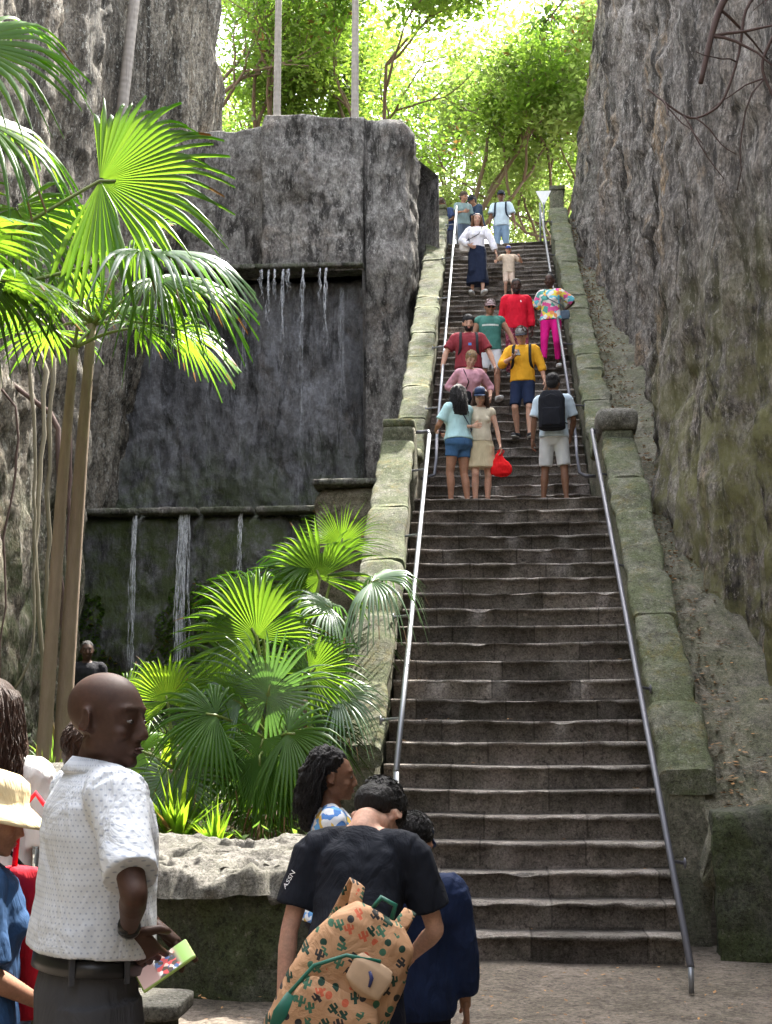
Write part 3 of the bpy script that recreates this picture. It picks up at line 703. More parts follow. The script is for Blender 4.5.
def fan_leaf(hub, d, nrm, Rr, nseg=38, ang=150, droop=.35, fused=.5, cup=.15, seed=0, tipdroop=.2, thin=1.0):
    """fan (palmate) leaf: pleated segments radiating from hub; returns V, F, var"""
    r_ = random.Random(seed); d = Vector(d).normalized(); nrm = Vector(nrm); nrm = (nrm-d*nrm.dot(d)).normalized(); s = nrm.cross(d)
    hub = Vector(hub); V = []; F = []; C = []
    A = R(ang); da = 2*A/nseg
    st_ = [.03, .15, .3, .42, .5, .6, .7, .8, .9, 1.0]
    for k in range(nseg):
        th = -A+da*(k+.5); L = Rr*(1-.28*(abs(th)/math.pi)**1.5)*r_.uniform(.9, 1.06); b = len(V); col = r_.random()
        jit = r_.uniform(-.03, .03); dd = droop*r_.uniform(.7, 1.3); td = tipdroop*r_.uniform(.4, 1.7); tw = r_.uniform(-.05, .05)
        torn = r_.random() < .07; brown = r_.random() < .12; L *= r_.uniform(.45, .8) if torn else 1; dd += .5 if r_.random() < .06 else 0
        for q in st_:
            r = L*q; wide = math.tan(da/2)*min(r, Rr*fused*.98)*1.01
            if q > fused: wide *= max(.02, 1-((q-fused)/(1-fused))**1.3)*thin
            for e in (-1, 0, 1):
                t2 = th+jit*max(0, q-fused)
                u = d*math.cos(t2)+s*math.sin(t2); w = -d*math.sin(t2)+s*math.cos(t2)
                p = hub+u*r+w*(wide*e)
                p += nrm*(cup*r*(abs(th)/A)**2+ (.028*Rr*min(q, .8)*(1 if e == 0 else -1)*(.6 if q > fused else 1)) + tw*r*max(0, q-fused))
                p.z -= dd*Rr*q**2.4*.5+td*Rr*max(0, q-.6)**1.6*1.6
                V.append(p); C.append(1.0 if (brown and q > .85) else min(.9, max(0, col*.55+q*.35)))
        for i in range(len(st_)-1):
            a = b+i*3; F += [(a, a+1, a+4, a+3), (a+1, a+2, a+5, a+4)]
    return V, F, C
def add_frond(root, base, hub, d, nrm, Rr, mat=None, pr=.012, sag=.12, orig=(0,0,0), **k):
    o3 = Vector(orig); V, F, C = fan_leaf(Vector(hub)-o3, d, nrm, Rr, **k)
    o = mesh_np('frond', [tuple(v) for v in V], F, mat or M_FAN, root, smooth=False, cols=C)
    b = Vector(base)-o3; h = Vector(hub)-o3; m = (b+h)/2+Vector((0, 0, sag*(h-b).length))
    pts = [(1-t)**2*b+2*t*(1-t)*m+t*t*h for t in [i/8 for i in range(9)]]; pts.append(h+Vector(d).normalized()*Rr*.12)
    mb = MB(); mb.tube(pts, [pr*1.7-pr*.9*i/9 for i in range(10)], 7); mb.build('petiole', M_PETI, o)
    return o
def trunk(root, pts, rad, mat, orig, n=16, name='trunk'):
    mb = MB(); P = [Vector(p)-Vector(orig) for p in pts]
    Q = []; rr = []
    m = len(P)-1
    for i in range(m):
        for j in range(6):
            t = j/6; Q.append(P[i].lerp(P[i+1], t)); rr.append(rad[i]+(rad[i+1]-rad[i])*t)
    Q.append(P[-1]); rr.append(rad[-1])
    # gentle smoothing
    for _ in range(3): Q = [Q[0]]+[(Q[i-1]+Q[i]*2+Q[i+1])/4 for i in range(1, len(Q)-1)]+[Q[-1]]
    mb.tube(Q, rr, n); return mb.build(name, mat, root)

# two slim leaning trunks with a crown of fan leaves (left)
def palm_crown(root, top, orig, n, Rr, seed, el=(-.5, 1.0), plen=(.5, .9), mat=None, skip=None, **kk):
    r_ = random.Random(seed)
    for k in range(n):
        az = 2*math.pi*k/n*2.4+r_.uniform(-.3, .3); e = el[0]+(el[1]-el[0])*((k+.5)/n)
        dirv = Vector((math.cos(az)*math.cos(e), math.sin(az)*math.cos(e), math.sin(e)))
        L = r_.uniform(*plen); hub = Vector(top)+dirv*L
        nrm = Vector((-math.cos(az)*math.sin(e), -math.sin(az)*math.sin(e), math.cos(e)))+Vector((r_.uniform(-.3, .3), r_.uniform(-.3, .3), 0))
        add_frond(root, top, hub, dirv+Vector((0, 0, -.25)), nrm, Rr*r_.uniform(.8, 1.1), mat, orig=orig, seed=seed*50+k, nseg=r_.choice([26, 30, 34]), ang=r_.uniform(95, 135), droop=r_.uniform(.3, .8), **kk)
T1 = [(-4.28,12.1,.8), (-4.22,12.05,2.0), (-4.15,12.0,3.9), (-4.08,12.0,5.3)]
T2 = [(-4.16,12.3,.8), (-4.12,12.25,2.0), (-4.05,12.2,3.9), (-3.98,12.2,5.6)]
p1 = empty('fan_palm', T1[0]); tag(p1, 'thinner brown leaning palm trunk, left one of the close pair at the far left', 'palm tree', 'tall fan palms at the left')
trunk(p1, T1, [.075,.065,.055,.04], M_PALMT, T1[0])
palm_crown(p1, T1[-1], T1[0], 4, .5, 3, el=(.1, 1.2), plen=(.5, .8))
p2 = empty('fan_palm', T2[0]); tag(p2, 'thicker brown palm trunk of the close pair at the left, carrying the bright green crown', 'palm tree', 'tall fan palms at the left')
trunk(p2, T2, [.088,.078,.066,.045], M_PALMT, T2[0])
palm_crown(p2, T2[-1], T2[0], 7, .68, 5, el=(-.15, 1.2), plen=(.5, .95))
add_frond(p2, T2[-1], (-3.2,11.6,5.85), (.95,-.2,-.15), (.1,-.45,.9), 1.0, M_FAN, orig=T2[0], seed=301, nseg=34, ang=100, droop=.9, tipdroop=.5, cup=.1)
# palm whose trunk stands out of frame at the left and whose big leaves reach in
LP = (-5.35, 10.2, .7); p3 = empty('fan_palm', LP); tag(p3, 'palm at the left edge whose huge backlit fan leaf reaches furthest over the scene', 'palm tree', 'tall fan palms at the left')
trunk(p3, [LP, (-5.3,10.3,3), (-5.1,10.5,5.3)], [.17,.15,.12], M_PALMT, LP)
TP = (-5.1, 10.5, 5.3)
add_frond(p3, TP, (-3.56,11.0,6.58), (.95,-.10,-.10), (.12,-.93,.20), 1.28, M_FAN, orig=LP, seed=401, nseg=42, ang=108, droop=.12, tipdroop=.4, cup=.05, fused=.6, sag=.03, pr=.016)
add_frond(p3, TP, (-3.15,11.0,5.9), (.95,.0,-.02), (.0,-.35,.93), 1.05, M_FANS, orig=LP, seed=402, nseg=36, ang=105, droop=.6, tipdroop=.6, cup=.1, sag=-.05, pr=.014)
add_frond(p3, TP, (-4.75,10.6,7.75), (.85,-.1,-.15), (.1,-.8,.5), 1.2, M_FAN, orig=LP, seed=403, nseg=40, ang=130, droop=.5, tipdroop=.5, cup=.1)
add_frond(p3, TP, (-4.3,10.9,6.3), (.5,-.1,-.8), (.3,-.7,.5), .95, M_FAN, orig=LP, seed=404, nseg=36, ang=120, droop=.5, tipdroop=.4)
add_frond(p3, TP, (-4.5,10.6,5.6), (.7,-.1,-.6), (.3,-.6,.5), .8, M_DARKL, orig=LP, seed=405, nseg=32, ang=110, droop=.7, tipdroop=.4)
add_frond(p3, TP, (-4.6,10.8,7.1), (.9,.1,-.4), (.3,-.5,.8), 1.0, M_FAN, orig=LP, seed=406, nseg=34, ang=120, droop=.8, tipdroop=.6)
palm_crown(p3, TP, LP, 5, .9, 8, el=(0, 1.2), plen=(.7, 1.0))

# low bushy fan palms in the middle: fronds at measured places, all springing from three stems
def low_palm(base, stem_top, label, fr):
    root = empty('low_fan_palm', base); tag(root, label, 'palm', 'bushy fan palms behind the garden wall')
    trunk(root, [base, stem_top], [.09, .07], M_PALMT, base, 12)
    for k, (hub, d, nrm, Rr, mat, kw) in enumerate(fr):
        a = dict(nseg=40, ang=150, droop=.3, tipdroop=.3, cup=.12, sag=.05); a.update(kw)
        add_frond(root, stem_top, hub, d, nrm, Rr, mat, orig=base, seed=int(abs(hub[0]*977+hub[2]*131))+k, **a)
F_, S_ = M_FAN, M_FANS
low_palm((-1.95,12.3,.8), (-1.85,12.25,1.9), 'tallest bushy fan palm, its bright backlit fans reaching the basin ledge', [
    ((-1.68,12.3,3.05), (-.35,-.1,.9), (.1,-.95,.1), .72, F_, dict(ang=140, droop=.2)),
    ((-1.5,12.5,3.4), (.15,0,1), (.1,-.9,0), .55, M_FAN, dict(ang=100, droop=.1, fused=.3)),
    ((-1.75,12.4,3.2), (-.9,-.1,.25), (0,-.5,.8), .65, F_, dict(ang=80, droop=.5)),
    ((-1.15,12.0,2.98), (.75,-.25,.25), (0,-.5,.85), .62, S_, dict(ang=120, droop=1.0, tipdroop=.8)),
    ((-1.55,12.1,2.75), (-.4,-.3,.2), (0,-.6,.8), .55, S_, dict(ang=130, droop=.9)),
    ((-1.45,12.6,2.5), (.6,.1,.3), (-.2,-.8,.5), .6, M_DARKL, dict(droop=.6))])
low_palm((-2.0,11.3,.75), (-1.95,11.35,1.5), 'bushy fan palm in the middle with a silvery star-shaped fan facing the viewer', [
    ((-2.08,11.2,2.42), (-.45,-.1,.8), (.15,-.9,.2), .80, F_, dict(ang=130, droop=.2)),
    ((-1.93,10.95,1.92), (.2,-.15,.95), (.15,-.66,.75), .74, S_, dict(ang=175, nseg=46, droop=.25, cup=.08, fused=.35)),
    ((-2.15,10.9,1.85), (-.85,-.2,.4), (0,-.8,.5), .62, S_, dict(ang=100, droop=.7)),
    ((-1.6,11.1,2.1), (.6,-.1,.6), (-.1,-.85,.4), .62, F_, dict(ang=130, droop=.5)),
    ((-1.95,10.85,1.55), (-.2,-.3,-.9), (.1,-.9,.1), .62, M_FAN, dict(ang=120, droop=.2, tipdroop=.5)),
    ((-1.55,10.9,1.65), (.7,-.2,-.4), (.1,-.8,.4), .5, M_DARKL, dict(ang=120, droop=.6)),
    ((-1.35,11.0,1.9), (.8,-.1,.3), (.1,-.6,.7), .5, S_, dict(ang=120, droop=.9)),
    ((-2.1,11.4,2.75), (-.7,0,.5), (0,-.6,.7), .62, F_, dict(ang=70, droop=.5)),
    ((-1.8,10.8,1.35), (.2,-.2,-1), (0,-1,.1), .6, M_FAN, dict(ang=80, droop=.1)),
    ((-2.2,10.8,1.45), (-.5,-.2,-.8), (0,-1,.2), .55, M_FAN, dict(ang=90, droop=.1)),
    ((-1.95,10.7,1.42), (.1,-.2,-1), (.2,-1,.1), .68, M_FAN, dict(ang=75, droop=.1)),
    ((-2.3,10.6,1.75), (-.7,-.3,.1), (0,-.85,.5), .66, F_, dict(ang=120, droop=.8)),
    ((-1.7,10.6,1.6), (.6,-.3,.0), (0,-.85,.5), .62, F_, dict(ang=120, droop=.9)),
    ((-2.25,11.3,2.15), (-.9,-.1,.5), (.1,-.85,.5), .7, F_, dict(ang=110, droop=.4)),
    ((-1.9,10.9,.98), (-.3,-.6,-.5), (0,-.8,.6), .5, M_DRY, dict(ang=70, droop=.6))])
low_palm((-2.75,10.9,.7), (-2.7,10.9,1.3), 'small sunlit yellow green fan palm just right of the bald man', [
    ((-2.75,10.8,1.85), (-.2,-.1,.9), (.1,-.9,.2), .55, M_GARD, dict(ang=120)),
    ((-2.45,10.7,1.5), (.5,-.1,.4), (0,-.85,.5), .5, M_GARD, dict(ang=140, droop=.5)),
    ((-2.6,10.5,1.25), (.2,-.2,-.7), (.1,-.95,.3), .5, S_, dict(ang=150, droop=.3)),
    ((-2.95,10.8,1.45), (-.7,-.1,.2), (0,-.8,.6), .5, M_GARD, dict(ang=130, droop=.6)),
    ((-2.35,10.9,1.9), (.3,0,.95), (0,-1,.1), .5, M_GARD, dict(ang=80, fused=.25))])
low_palm((-3.55,11.6,.75), (-3.5,11.6,1.45), 'low fan palm partly hidden behind the bald man', [
    ((-3.3,11.4,1.85), (.5,-.1,.3), (0,-.8,.5), .5, M_GARD, dict(ang=120)),
        ((-3.4,11.3,1.5), (.2,-.2,-.6), (0,-1,.3), .5, F_, dict(ang=130, droop=.5))])
# long blade leaves / broad leaf garden plants
def blade_plant(x, y, z, n, L, label, seed, w=.03, mat=None, grp='leafy plants along the garden bed'):
    r_ = random.Random(seed); V = []; F = []; C = []
    for k in range(n):
        az = r_.uniform(0, 6.28); e = r_.uniform(.5, 1.45); l = L*r_.uniform(.6, 1.1); s = Vector((-math.sin(az), math.cos(az), 0)); c = r_.random()
        b = len(V); m = 7
        for i in range(m+1):
            t = i/m; h = Vector((math.cos(az)*math.cos(e)*l*t, math.sin(az)*math.cos(e)*l*t, l*t*math.sin(e)-l*.45*t**2.5*(1.6-e)))
            ww = w*math.sin(min(1, t*1.1+.12)*math.pi)*r_.uniform(.9, 1.1)+.001
            V += [h-s*ww, h+Vector((0,0,-.3*ww)), h+s*ww]; C += [c]*3
        for i in range(m):
            a = b+i*3; F += [(a,a+1,a+4,a+3), (a+1,a+2,a+5,a+4)]
    root = mesh_np('garden_plant', [tuple(v) for v in V], F, mat or M_GARD, None, smooth=False, cols=C); root.location = (x, y, z)
    tag(root, label, 'plant', grp); return root
blade_plant(-2.5,10.2,.72, 60, .75, 'lime green strappy plant in the bed right of the bald man', 1)
blade_plant(-3.0,10.3,.72, 60, .8, 'sunlit strappy plant right behind the bald man', 2, .05)
blade_plant(-2.15,10.0,.7, 50, .5, 'low strappy plant beneath the fan palm fronds', 3, .02)
blade_plant(-2.9,11.4,.75, 40, 1.1, 'tall broad leaved lime plant at the left end of the palm clump', 4, .1)
blade_plant(-1.35,10.2,.7, 40, .45, 'dull ferny plant between the palms and the left parapet', 5, .02, M_MID)
blade_plant(-1.55,12.8,.9, 60, 1.2, 'untidy plant growing under the rubble wall', 6, .02, M_MID)
blade_plant(-1.6,11.9,.85, 50, 1.0, 'brown dried plant hanging beside the left parapet', 7, .018, M_DRY)
blade_plant(-3.6,10.4,.8, 50, .8, 'strappy plant behind the higher pale wall', 8, .03)
blade_plant(-4.6,13.5,1.0, 60, 1.0, 'dark strappy plant at the foot of the left cliff', 9, .03, M_MID)
# ground cover
def scatter(name, pts, size, mat, label, lie=False, seed=0):
    g = np.random.default_rng(seed); P = np.array(pts); n = len(P)
    a = g.uniform(0, 2*np.pi, n); u = np.stack([np.cos(a), np.sin(a), g.uniform(-.25, .25, n) if lie else g.uniform(-1, 1, n)], 1)
    v = np.stack([-np.sin(a), np.cos(a), g.uniform(-.25, .25, n) if lie else g.uniform(-1, 1, n)], 1)
    s = size*g.uniform(.5, 1.3, n)[:, None]; u = u*s; v = v*s*.5
    V = np.stack([P-u, P-v*.9-u*.1, P+u, P+v*.9-u*.1], 1).reshape(-1, 3); F = np.arange(4*n).reshape(n, 4)
    o = mesh_np(name, V, F, mat, None, smooth=False, cols=np.repeat(g.random(n), 4)); tag(o, label, 'ground cover' , kind='stuff'); return o
g = np.random.default_rng(5)
n = 5000; X = g.uniform(-7, -1.45, n); Y = g.uniform(9.7, 20.3, n); Z = np.interp(Y, [8.9, 9.6, 11, 14, 20.8], [.55, .62, .75, 1.0, 1.6])+g.uniform(.02, .35, n)**1.3
scatter('undergrowth', np.stack([X, Y, Z], 1), .05, M_MID, 'low green undergrowth covering the garden bed', seed=1)
n = 2600; Y = g.uniform(10.5, 28, n); X = 1.72+np.abs(g.normal(0, .25, n)); Z = np.interp(Y, [10.2, 15.9, 16.0, 17.2, 28.2], [.75, 4.85, 4.85, 4.95, 12.9])+.035+.03*ridge(X*4, Y*4, 0*X, 3, 46)+.05*fbm(X*2, Y*2, 0*X, 4, 44)+.05*np.clip((X-2), 0, 9)
M_LIT = leaf_mat('dead_leaf', (.32,.2,.13), (.2,.1,.05), .1, .8, .2, .6)
scatter('dead_leaves', np.stack([X, Y, Z], 1), .028, M_LIT, 'dry brown fallen leaves on the right apron', True, 2)
n = 900; Y = g.uniform(4, 9.5, n); X = g.uniform(-3, 3, n)
scatter('ground_litter', np.stack([X, Y, 0*X+.03], 1), .02, M_LIT, 'small dead leaves on the ground at the foot of the stairs', True, 3)
n = 420; Y = g.uniform(9.9, 27.9, n); X = g.uniform(-.9, 1.25, n); X = np.where(g.random(n) < .5, np.where(g.random(n) < .5, -.9+np.abs(g.normal(0, .12, n)), 1.24-np.abs(g.normal(0, .12, n))), X); Zt = np.where(Y < 15.83, .19*(np.floor((Y-9.75)/.264)+1), np.where(Y < 17.29, 4.37, 4.37+.19*np.floor((Y-17.03)/.264)))
scatter('step_litter', np.stack([X, Y, Zt+.012], 1), .018, M_LIT, 'small dry leaves and crumbs lying on the steps', True, 12)
# moss & fern tufts on the walls
n = 9000; X = g.uniform(-6.9, -2.9, n); Z = g.uniform(1.8, 4.8, n); m = fbm(X*1.2, 0*X, Z*.6, 3, 31) > .15; X, Z = X[m], Z[m]
_w = bpy.data.objects[[o.name for o in bpy.data.objects if o.name.startswith('basin_wall')][0]].data
_t = BVHTree.FromPolygons([v.co.copy() for v in _w.vertices], [tuple(p.vertices) for p in _w.polygons]); YY = []
for a_, b_ in zip(X, Z):
    h_ = _t.ray_cast(Vector((a_, 15, b_)), Vector((0, 1, 0))); YY.append(h_[0].y-.01 if h_[0] is not None else 20.4)
scatter('wall_moss', np.stack([X, np.array(YY), Z], 1), .045, M_MID, 'green moss tufts clinging to the dark basin wall', seed=6)

# ---- broadleaf trees on the upper ground
def tree(x, y, h, spread, label, seed, mat, nleaf=9000, leaf=.13,  z=Z0, lean=(0,0), tr=.16, low=.25, grp='trees above the rock block', clump=.75, levels=4):
    r_ = random.Random(seed); g = np.random.default_rng(seed)
    nleaf = int(nleaf*1.7); leaf *= .72
    root = empty('broadleaf_tree', (x, y, z)); tag(root, label, 'tree', grp)
    mb = MB(); ends = []
    def grow(p, d, L, rad, lev):
        m = 4; pts = [p]; q = p.copy(); dd = d.copy()
        for i in range(m):
            dd = (dd+Vector((r_.uniform(-.25, .25), r_.uniform(-.25, .25), r_.uniform(-.1, .18)))).normalized(); q = q+dd*L/m; pts.append(q.copy())
        mb.tube(pts, [rad*.62*(1-.4*i/m) for i in range(m+1)], 7 if lev else 10)
        if lev >= 2: ends.append((q, L))
        if lev >= 3: ends.append((pts[2], L*.6))
        if lev < levels:
            for k in range(r_.choice([2, 3, 3]) if lev else 4):
                a = r_.uniform(0, 6.28); e = r_.uniform(.35, 1.0)
                nd = (dd*math.cos(e)+(dd.orthogonal().normalized()*math.cos(a)+dd.cross(dd.orthogonal()).normalized()*math.sin(a))*math.sin(e))
                nd = (nd+Vector((0,0,.12))).normalized(); grow(q if k < 2 else pts[3], nd, L*r_.uniform(.6, .85), rad*.58, lev+1)
    grow(Vector((0,0,-.3)), Vector((lean[0], lean[1], 1)).normalized(), h*.36, tr, 0)
    mb.build('trunk', M_BARK, root)
    E = np.array([tuple(e[0]) for e in ends]); S = np.array([e[1] for e in ends])
    k = g.integers(0, len(E), nleaf); P = E[k]+g.normal(0, 1, (nleaf, 3))*np.minimum(S[k], 1.3)[:, None]*clump*np.array([.6, .6, .38])
    # sub-clumps
    c2 = g.integers(0, len(E)*5, nleaf); off = g.normal(0, .5, (len(E)*5, 3)); P = P*.9+E[k]*.1+off[c2]*.35
    P = P[P[:, 2] > h*low]; n = len(P)
    a = g.normal(0, 1, (n, 3)); a[:, 2] *= .6; a /= np.linalg.norm(a, axis=1)[:, None]; b = np.cross(a, g.normal(0, 1, (n, 3))); b /= np.linalg.norm(b, axis=1)[:, None]+1e-9
    s = leaf*g.uniform(.5, 1.3, n)[:, None]
    V = np.stack([P-a*s, P-b*s*.42, P+a*s, P+b*s*.42], 1).reshape(-1, 3)
    vr = np.clip(.5+.35*fbm(P[:, 0]*.7, P[:, 1]*.7, P[:, 2]*.7, 2, seed)+g.normal(0, .15, n), 0, 1)
    mesh_np('crown', V, np.arange(4*n).reshape(n, 4), mat, root, smooth=False, cols=np.repeat(vr, 4))
tree(-7.2, 31.5, 9.5, 3, 'spreading tree with reddish forked limbs above the left part of the rock block', 11, M_LIME, 7000, .11, tr=.28, lean=(.1,0))
tree(-4.6, 33.5, 9, 3, 'leafy tree with thick brown leaning trunk behind the slender palm stems', 12, M_LIME, 7500, .12, tr=.26, lean=(.25,0))
tree(-2.6, 31.5, 9.5, 3, 'bright lime green tree above the right part of the rock block', 13, M_LIME, 13000, .14, tr=.18, lean=(.12,0), low=.15)
tree(-.9, 34, 9, 3, 'tallest lime green tree behind the head of the stairs, left of the people', 14, M_LIME, 10000, .14, tr=.2, lean=(.05,0), low=.1)
tree(1.6, 36, 9, 3, 'pale feathery tree behind the head of the stairs, near the gate pillar', 15, M_PALE, 9000, .12, tr=.16, lean=(-.15,0), low=.08)
tree(3.6, 33.5, 8, 3, 'yellow green tree behind the top of the right cliff', 16, M_PALE, 7500, .14, tr=.18, lean=(-.2,0), low=.25)
tree(-10.5, 35, 10, 3, 'big tree at the far left behind the tall rock tower', 17, M_LIME, 5000, .16, tr=.3)
tree(-6.8, 40, 10, 3, 'pale tree further back seen through the gap left of the palm stems', 18, M_PALE, 5000, .15, tr=.25, low=.1)
tree(-2.5, 41, 11, 3, 'pale tree further back between the two lime green ones', 19, M_PALE, 12000, .17, tr=.25, low=.05)
tree(1.0, 44, 11, 3, 'rearmost pale green tree beyond the head of the stairs', 20, M_PALE, 14000, .18, tr=.25, low=.03)
tree(-4.6, 47, 9, 3, 'rearmost tree beyond the rock block, seen low between the trunks', 21, M_LIME, 9000, .18, tr=.25, low=.03)
tree(4.5, 46, 10, 3, 'rear tree behind the cliff at the right of the stair head', 22, M_LIME, 9000, .18, tr=.25, low=.05)
# shrubs near the top of the stairs
def shrub(x, y, z, r, label, seed, mat, n=2500, leaf=.09, grp='bushes at the head of the stairs'):
    g = np.random.default_rng(seed); c = g.normal(0, .5, (30, 3))*np.array([r, r, r*.8]); k = g.integers(0, 30, n)
    P = c[k]+g.normal(0, .22, (n, 3))*r; P[:, 2] = np.abs(P[:, 2]+r*.5)
    a = g.normal(0, 1, (n, 3)); a /= np.linalg.norm(a, axis=1)[:, None]; b = np.cross(a, g.normal(0, 1, (n, 3))); b /= np.linalg.norm(b, axis=1)[:, None]+1e-9; s = leaf*g.uniform(.5, 1.2, n)[:, None]
    o = mesh_np('shrub', np.stack([P-a*s, P-b*s*.45, P+a*s, P+b*s*.45], 1).reshape(-1, 3), np.arange(4*n).reshape(n, 4), mat, None, smooth=False, cols=np.repeat(g.random(n), 4))
    o.location = (x, y, z); tag(o, label, 'shrub', grp)
shrub(2.2, 31.5, Z0, .8, 'lime shrub beside the gate pillar at the stair head', 1, M_LIME, 3500)
shrub(-2.1, 30.8, Z0, .7, 'lime shrub between the rock block and the stair head', 2, M_LIME)
shrub(.7, 35, Z0, .9, 'pale low bush behind the man in the grey cap at the stair head', 3, M_PALE, 3500)
shrub(-3.8, 29.5, 13.0, .5, 'small green bush on top of the rock block', 4, M_MID, 1500)
shrub(-5.7, 28.5, 12.8, .8, 'rounded bush on top of the rock block next to the tower', 5, M_MID, 2500)
shrub(2.75, 24.6, 16.6, .6, 'grassy tuft overhanging the top edge of the right cliff', 6, M_LIME, 2600, .07)
shrub(3.0, 27.6, 18.6, .7, 'leafy green bush hanging over the top corner of the right cliff', 7, M_LIME, 2600, .08)
# slender tall palms on the block
def tall_palm(x, y, z, top, r, label, seed, mat, n=13, L=2.6, lean=.0, frond=True):
    root = empty('tall_palm', (x, y, z)); tag(root, label, 'palm tree', 'slender tall palms')
    trunk(root, [(x,y,z-.3), (x+lean*.5,y,(z+top)/2), (x+lean,y,top)], [r*1.25, r, r*.85], mat, (x,y,z), 14)
    r_ = random.Random(seed)
    for k in range(n):
        az = 6.283*k/n+r_.uniform(-.2, .2); V = []; F = []; C = []; e0 = r_.uniform(.2, 1.1)
        ra = []; m = 22
        for i in range(m+1):
            t = i/m; ra.append(Vector((math.cos(az)*L*t*math.cos(e0*(1-t*.3)), math.sin(az)*L*t*math.cos(e0*(1-t*.3)), L*(math.sin(e0)*t-1.05*t*t)))+Vector((lean,0,top-z)))
        for i in range(2, m):
            for s in (-1, 1):
                tdir = (ra[i+1]-ra[i-1]).normalized(); sd = tdir.cross(Vector((0,0,1))).normalized()*s
                l = .62*math.sin(math.pi*(i/m)**.7)+.12; b = len(V); p = ra[i]; q = p+(sd*.75+tdir*.55).normalized()*l+Vector((0,0,-.35*l)); md = (p+q)/2+Vector((0,0,.05)); w = tdir*.02
                V += [p, md-w, q, md+w]; F.append((b,b+1,b+2,b+3)); C += [r_.random()]*4
        o = mesh_np('frond', [tuple(v) for v in V], F, M_MID, root, smooth=False, cols=C)
        mb = MB(); mb.tube(ra, [.03-.024*i/m for i in range(m+1)], 6); mb.build('midrib', M_PETI, o)
tall_palm(-4.62, 26.3, 13.1, 20.6, .075, 'left one of two slender grey palm stems rising from the rock block', 1, M_PALMG, 11)
tall_palm(-2.9, 26.2, 13.1, 21.4, .075, 'right one of two slender pale palm stems rising from the rock block', 2, M_PALMG, 11)
tall_palm(-7.0, 21.5, 7.5, 19.0, .10, 'tall grey ringed palm stem in front of the rock tower at the left', 3, M_PALMG, 12, 2.8, .9)
# hanging roots and vines on the left cliff
r_ = random.Random(4)
for k in range(9):
    y = r_.uniform(14.6, 18.6); xx = float(np.interp(y, [12, 15, 16.4, 17.6, 19, 20.5, 22], [-6.3, -6.5, -6.2, -6.6, -6.35, -6.9, -7.1]))+.38
    zt = r_.uniform(6, 8.6); zb = r_.uniform(1.0, 3.0); mb = MB(); pts = []; xw = 0
    for i in range(22):
        t = i/21; xw += r_.uniform(-.035, .035); pts.append((xw-.7*max(0, .12-t)/.12-.25*max(0, t-.93)/.07, .5*xw+.1*math.sin(t*5+k), (zt-zb)*(1-t)))
    r0_ = r_.uniform(.015, .05); mb.tube(pts, [r0_*r_.uniform(.8, 1.2)*(1-.45*i/21) for i in range(22)], 8)
    o = mb.build('aerial_root', M_ROOT if k % 3 else M_TWIG); o.location = (xx, y, zb)
    tag(o, 'twisted aerial root hanging down the dark left cliff', 'root', 'aerial roots on the left cliff')
# bare overhanging branches at the upper right
def branch(label, pts, r0, seed, twigs=6, leafy=False):
    r_ = random.Random(seed); o3 = Vector(pts[0]); root = empty('bare_branch', pts[0]); tag(root, label, 'branch', 'branches hanging in front of the right cliff')
    P = [Vector(p)-o3 for p in pts]; Q = []
    for i in range(len(P)-1):
        for j in range(6): Q.append(P[i].lerp(P[i+1], j/6))
    Q.append(P[-1])
    for _ in range(4): Q = [Q[0]]+[(Q[i-1]+Q[i]*2+Q[i+1])/4 for i in range(1, len(Q)-1)]+[Q[-1]]
    mb = MB(); mb.tube(Q, [r0*(1-.5*i/len(Q)) for i in range(len(Q))], 9); mb.build('stem', M_TWIG, root)
    ends = []
    for k in range(twigs):
        i = r_.randrange(2, len(Q)); p = Q[i]; d = Vector((r_.uniform(-1, 1), r_.uniform(-.5, .3), r_.uniform(-1, .2))).normalized(); L = r_.uniform(.25, .9)
        pp = [p]
        for q in range(6): d = (d+Vector((r_.uniform(-.3, .3), r_.uniform(-.2, .2), r_.uniform(-.3, .1)))).normalized(); pp.append(pp[-1]+d*L/6)
        m2 = MB(); m2.tube(pp, [r0*.32*(1-.7*j/6)+.002 for j in range(7)], 6); m2.build('twig', M_TWIG, root); ends += pp[2:]
    if leafy:
        g = np.random.default_rng(seed); E = np.array([tuple(e) for e in ends+Q[len(Q)//2:]]); n = leafy; P_ = E[g.integers(0, len(E), n)]+g.normal(0, .09, (n, 3))
        a = g.normal(0, 1, (n, 3)); a /= np.linalg.norm(a, axis=1)[:, None]; b = np.cross(a, g.normal(0, 1, (n, 3))); b /= np.linalg.norm(b, axis=1)[:, None]; s = .065*g.uniform(.6, 1.2, n)[:, None]
        mesh_np('leaves', np.stack([P_-a*s, P_-b*s*.45, P_+a*s, P_+b*s*.45], 1).reshape(-1, 3), np.arange(4*n).reshape(n, 4), M_DARKL, root, smooth=False, cols=np.repeat(g.random(n), 4))
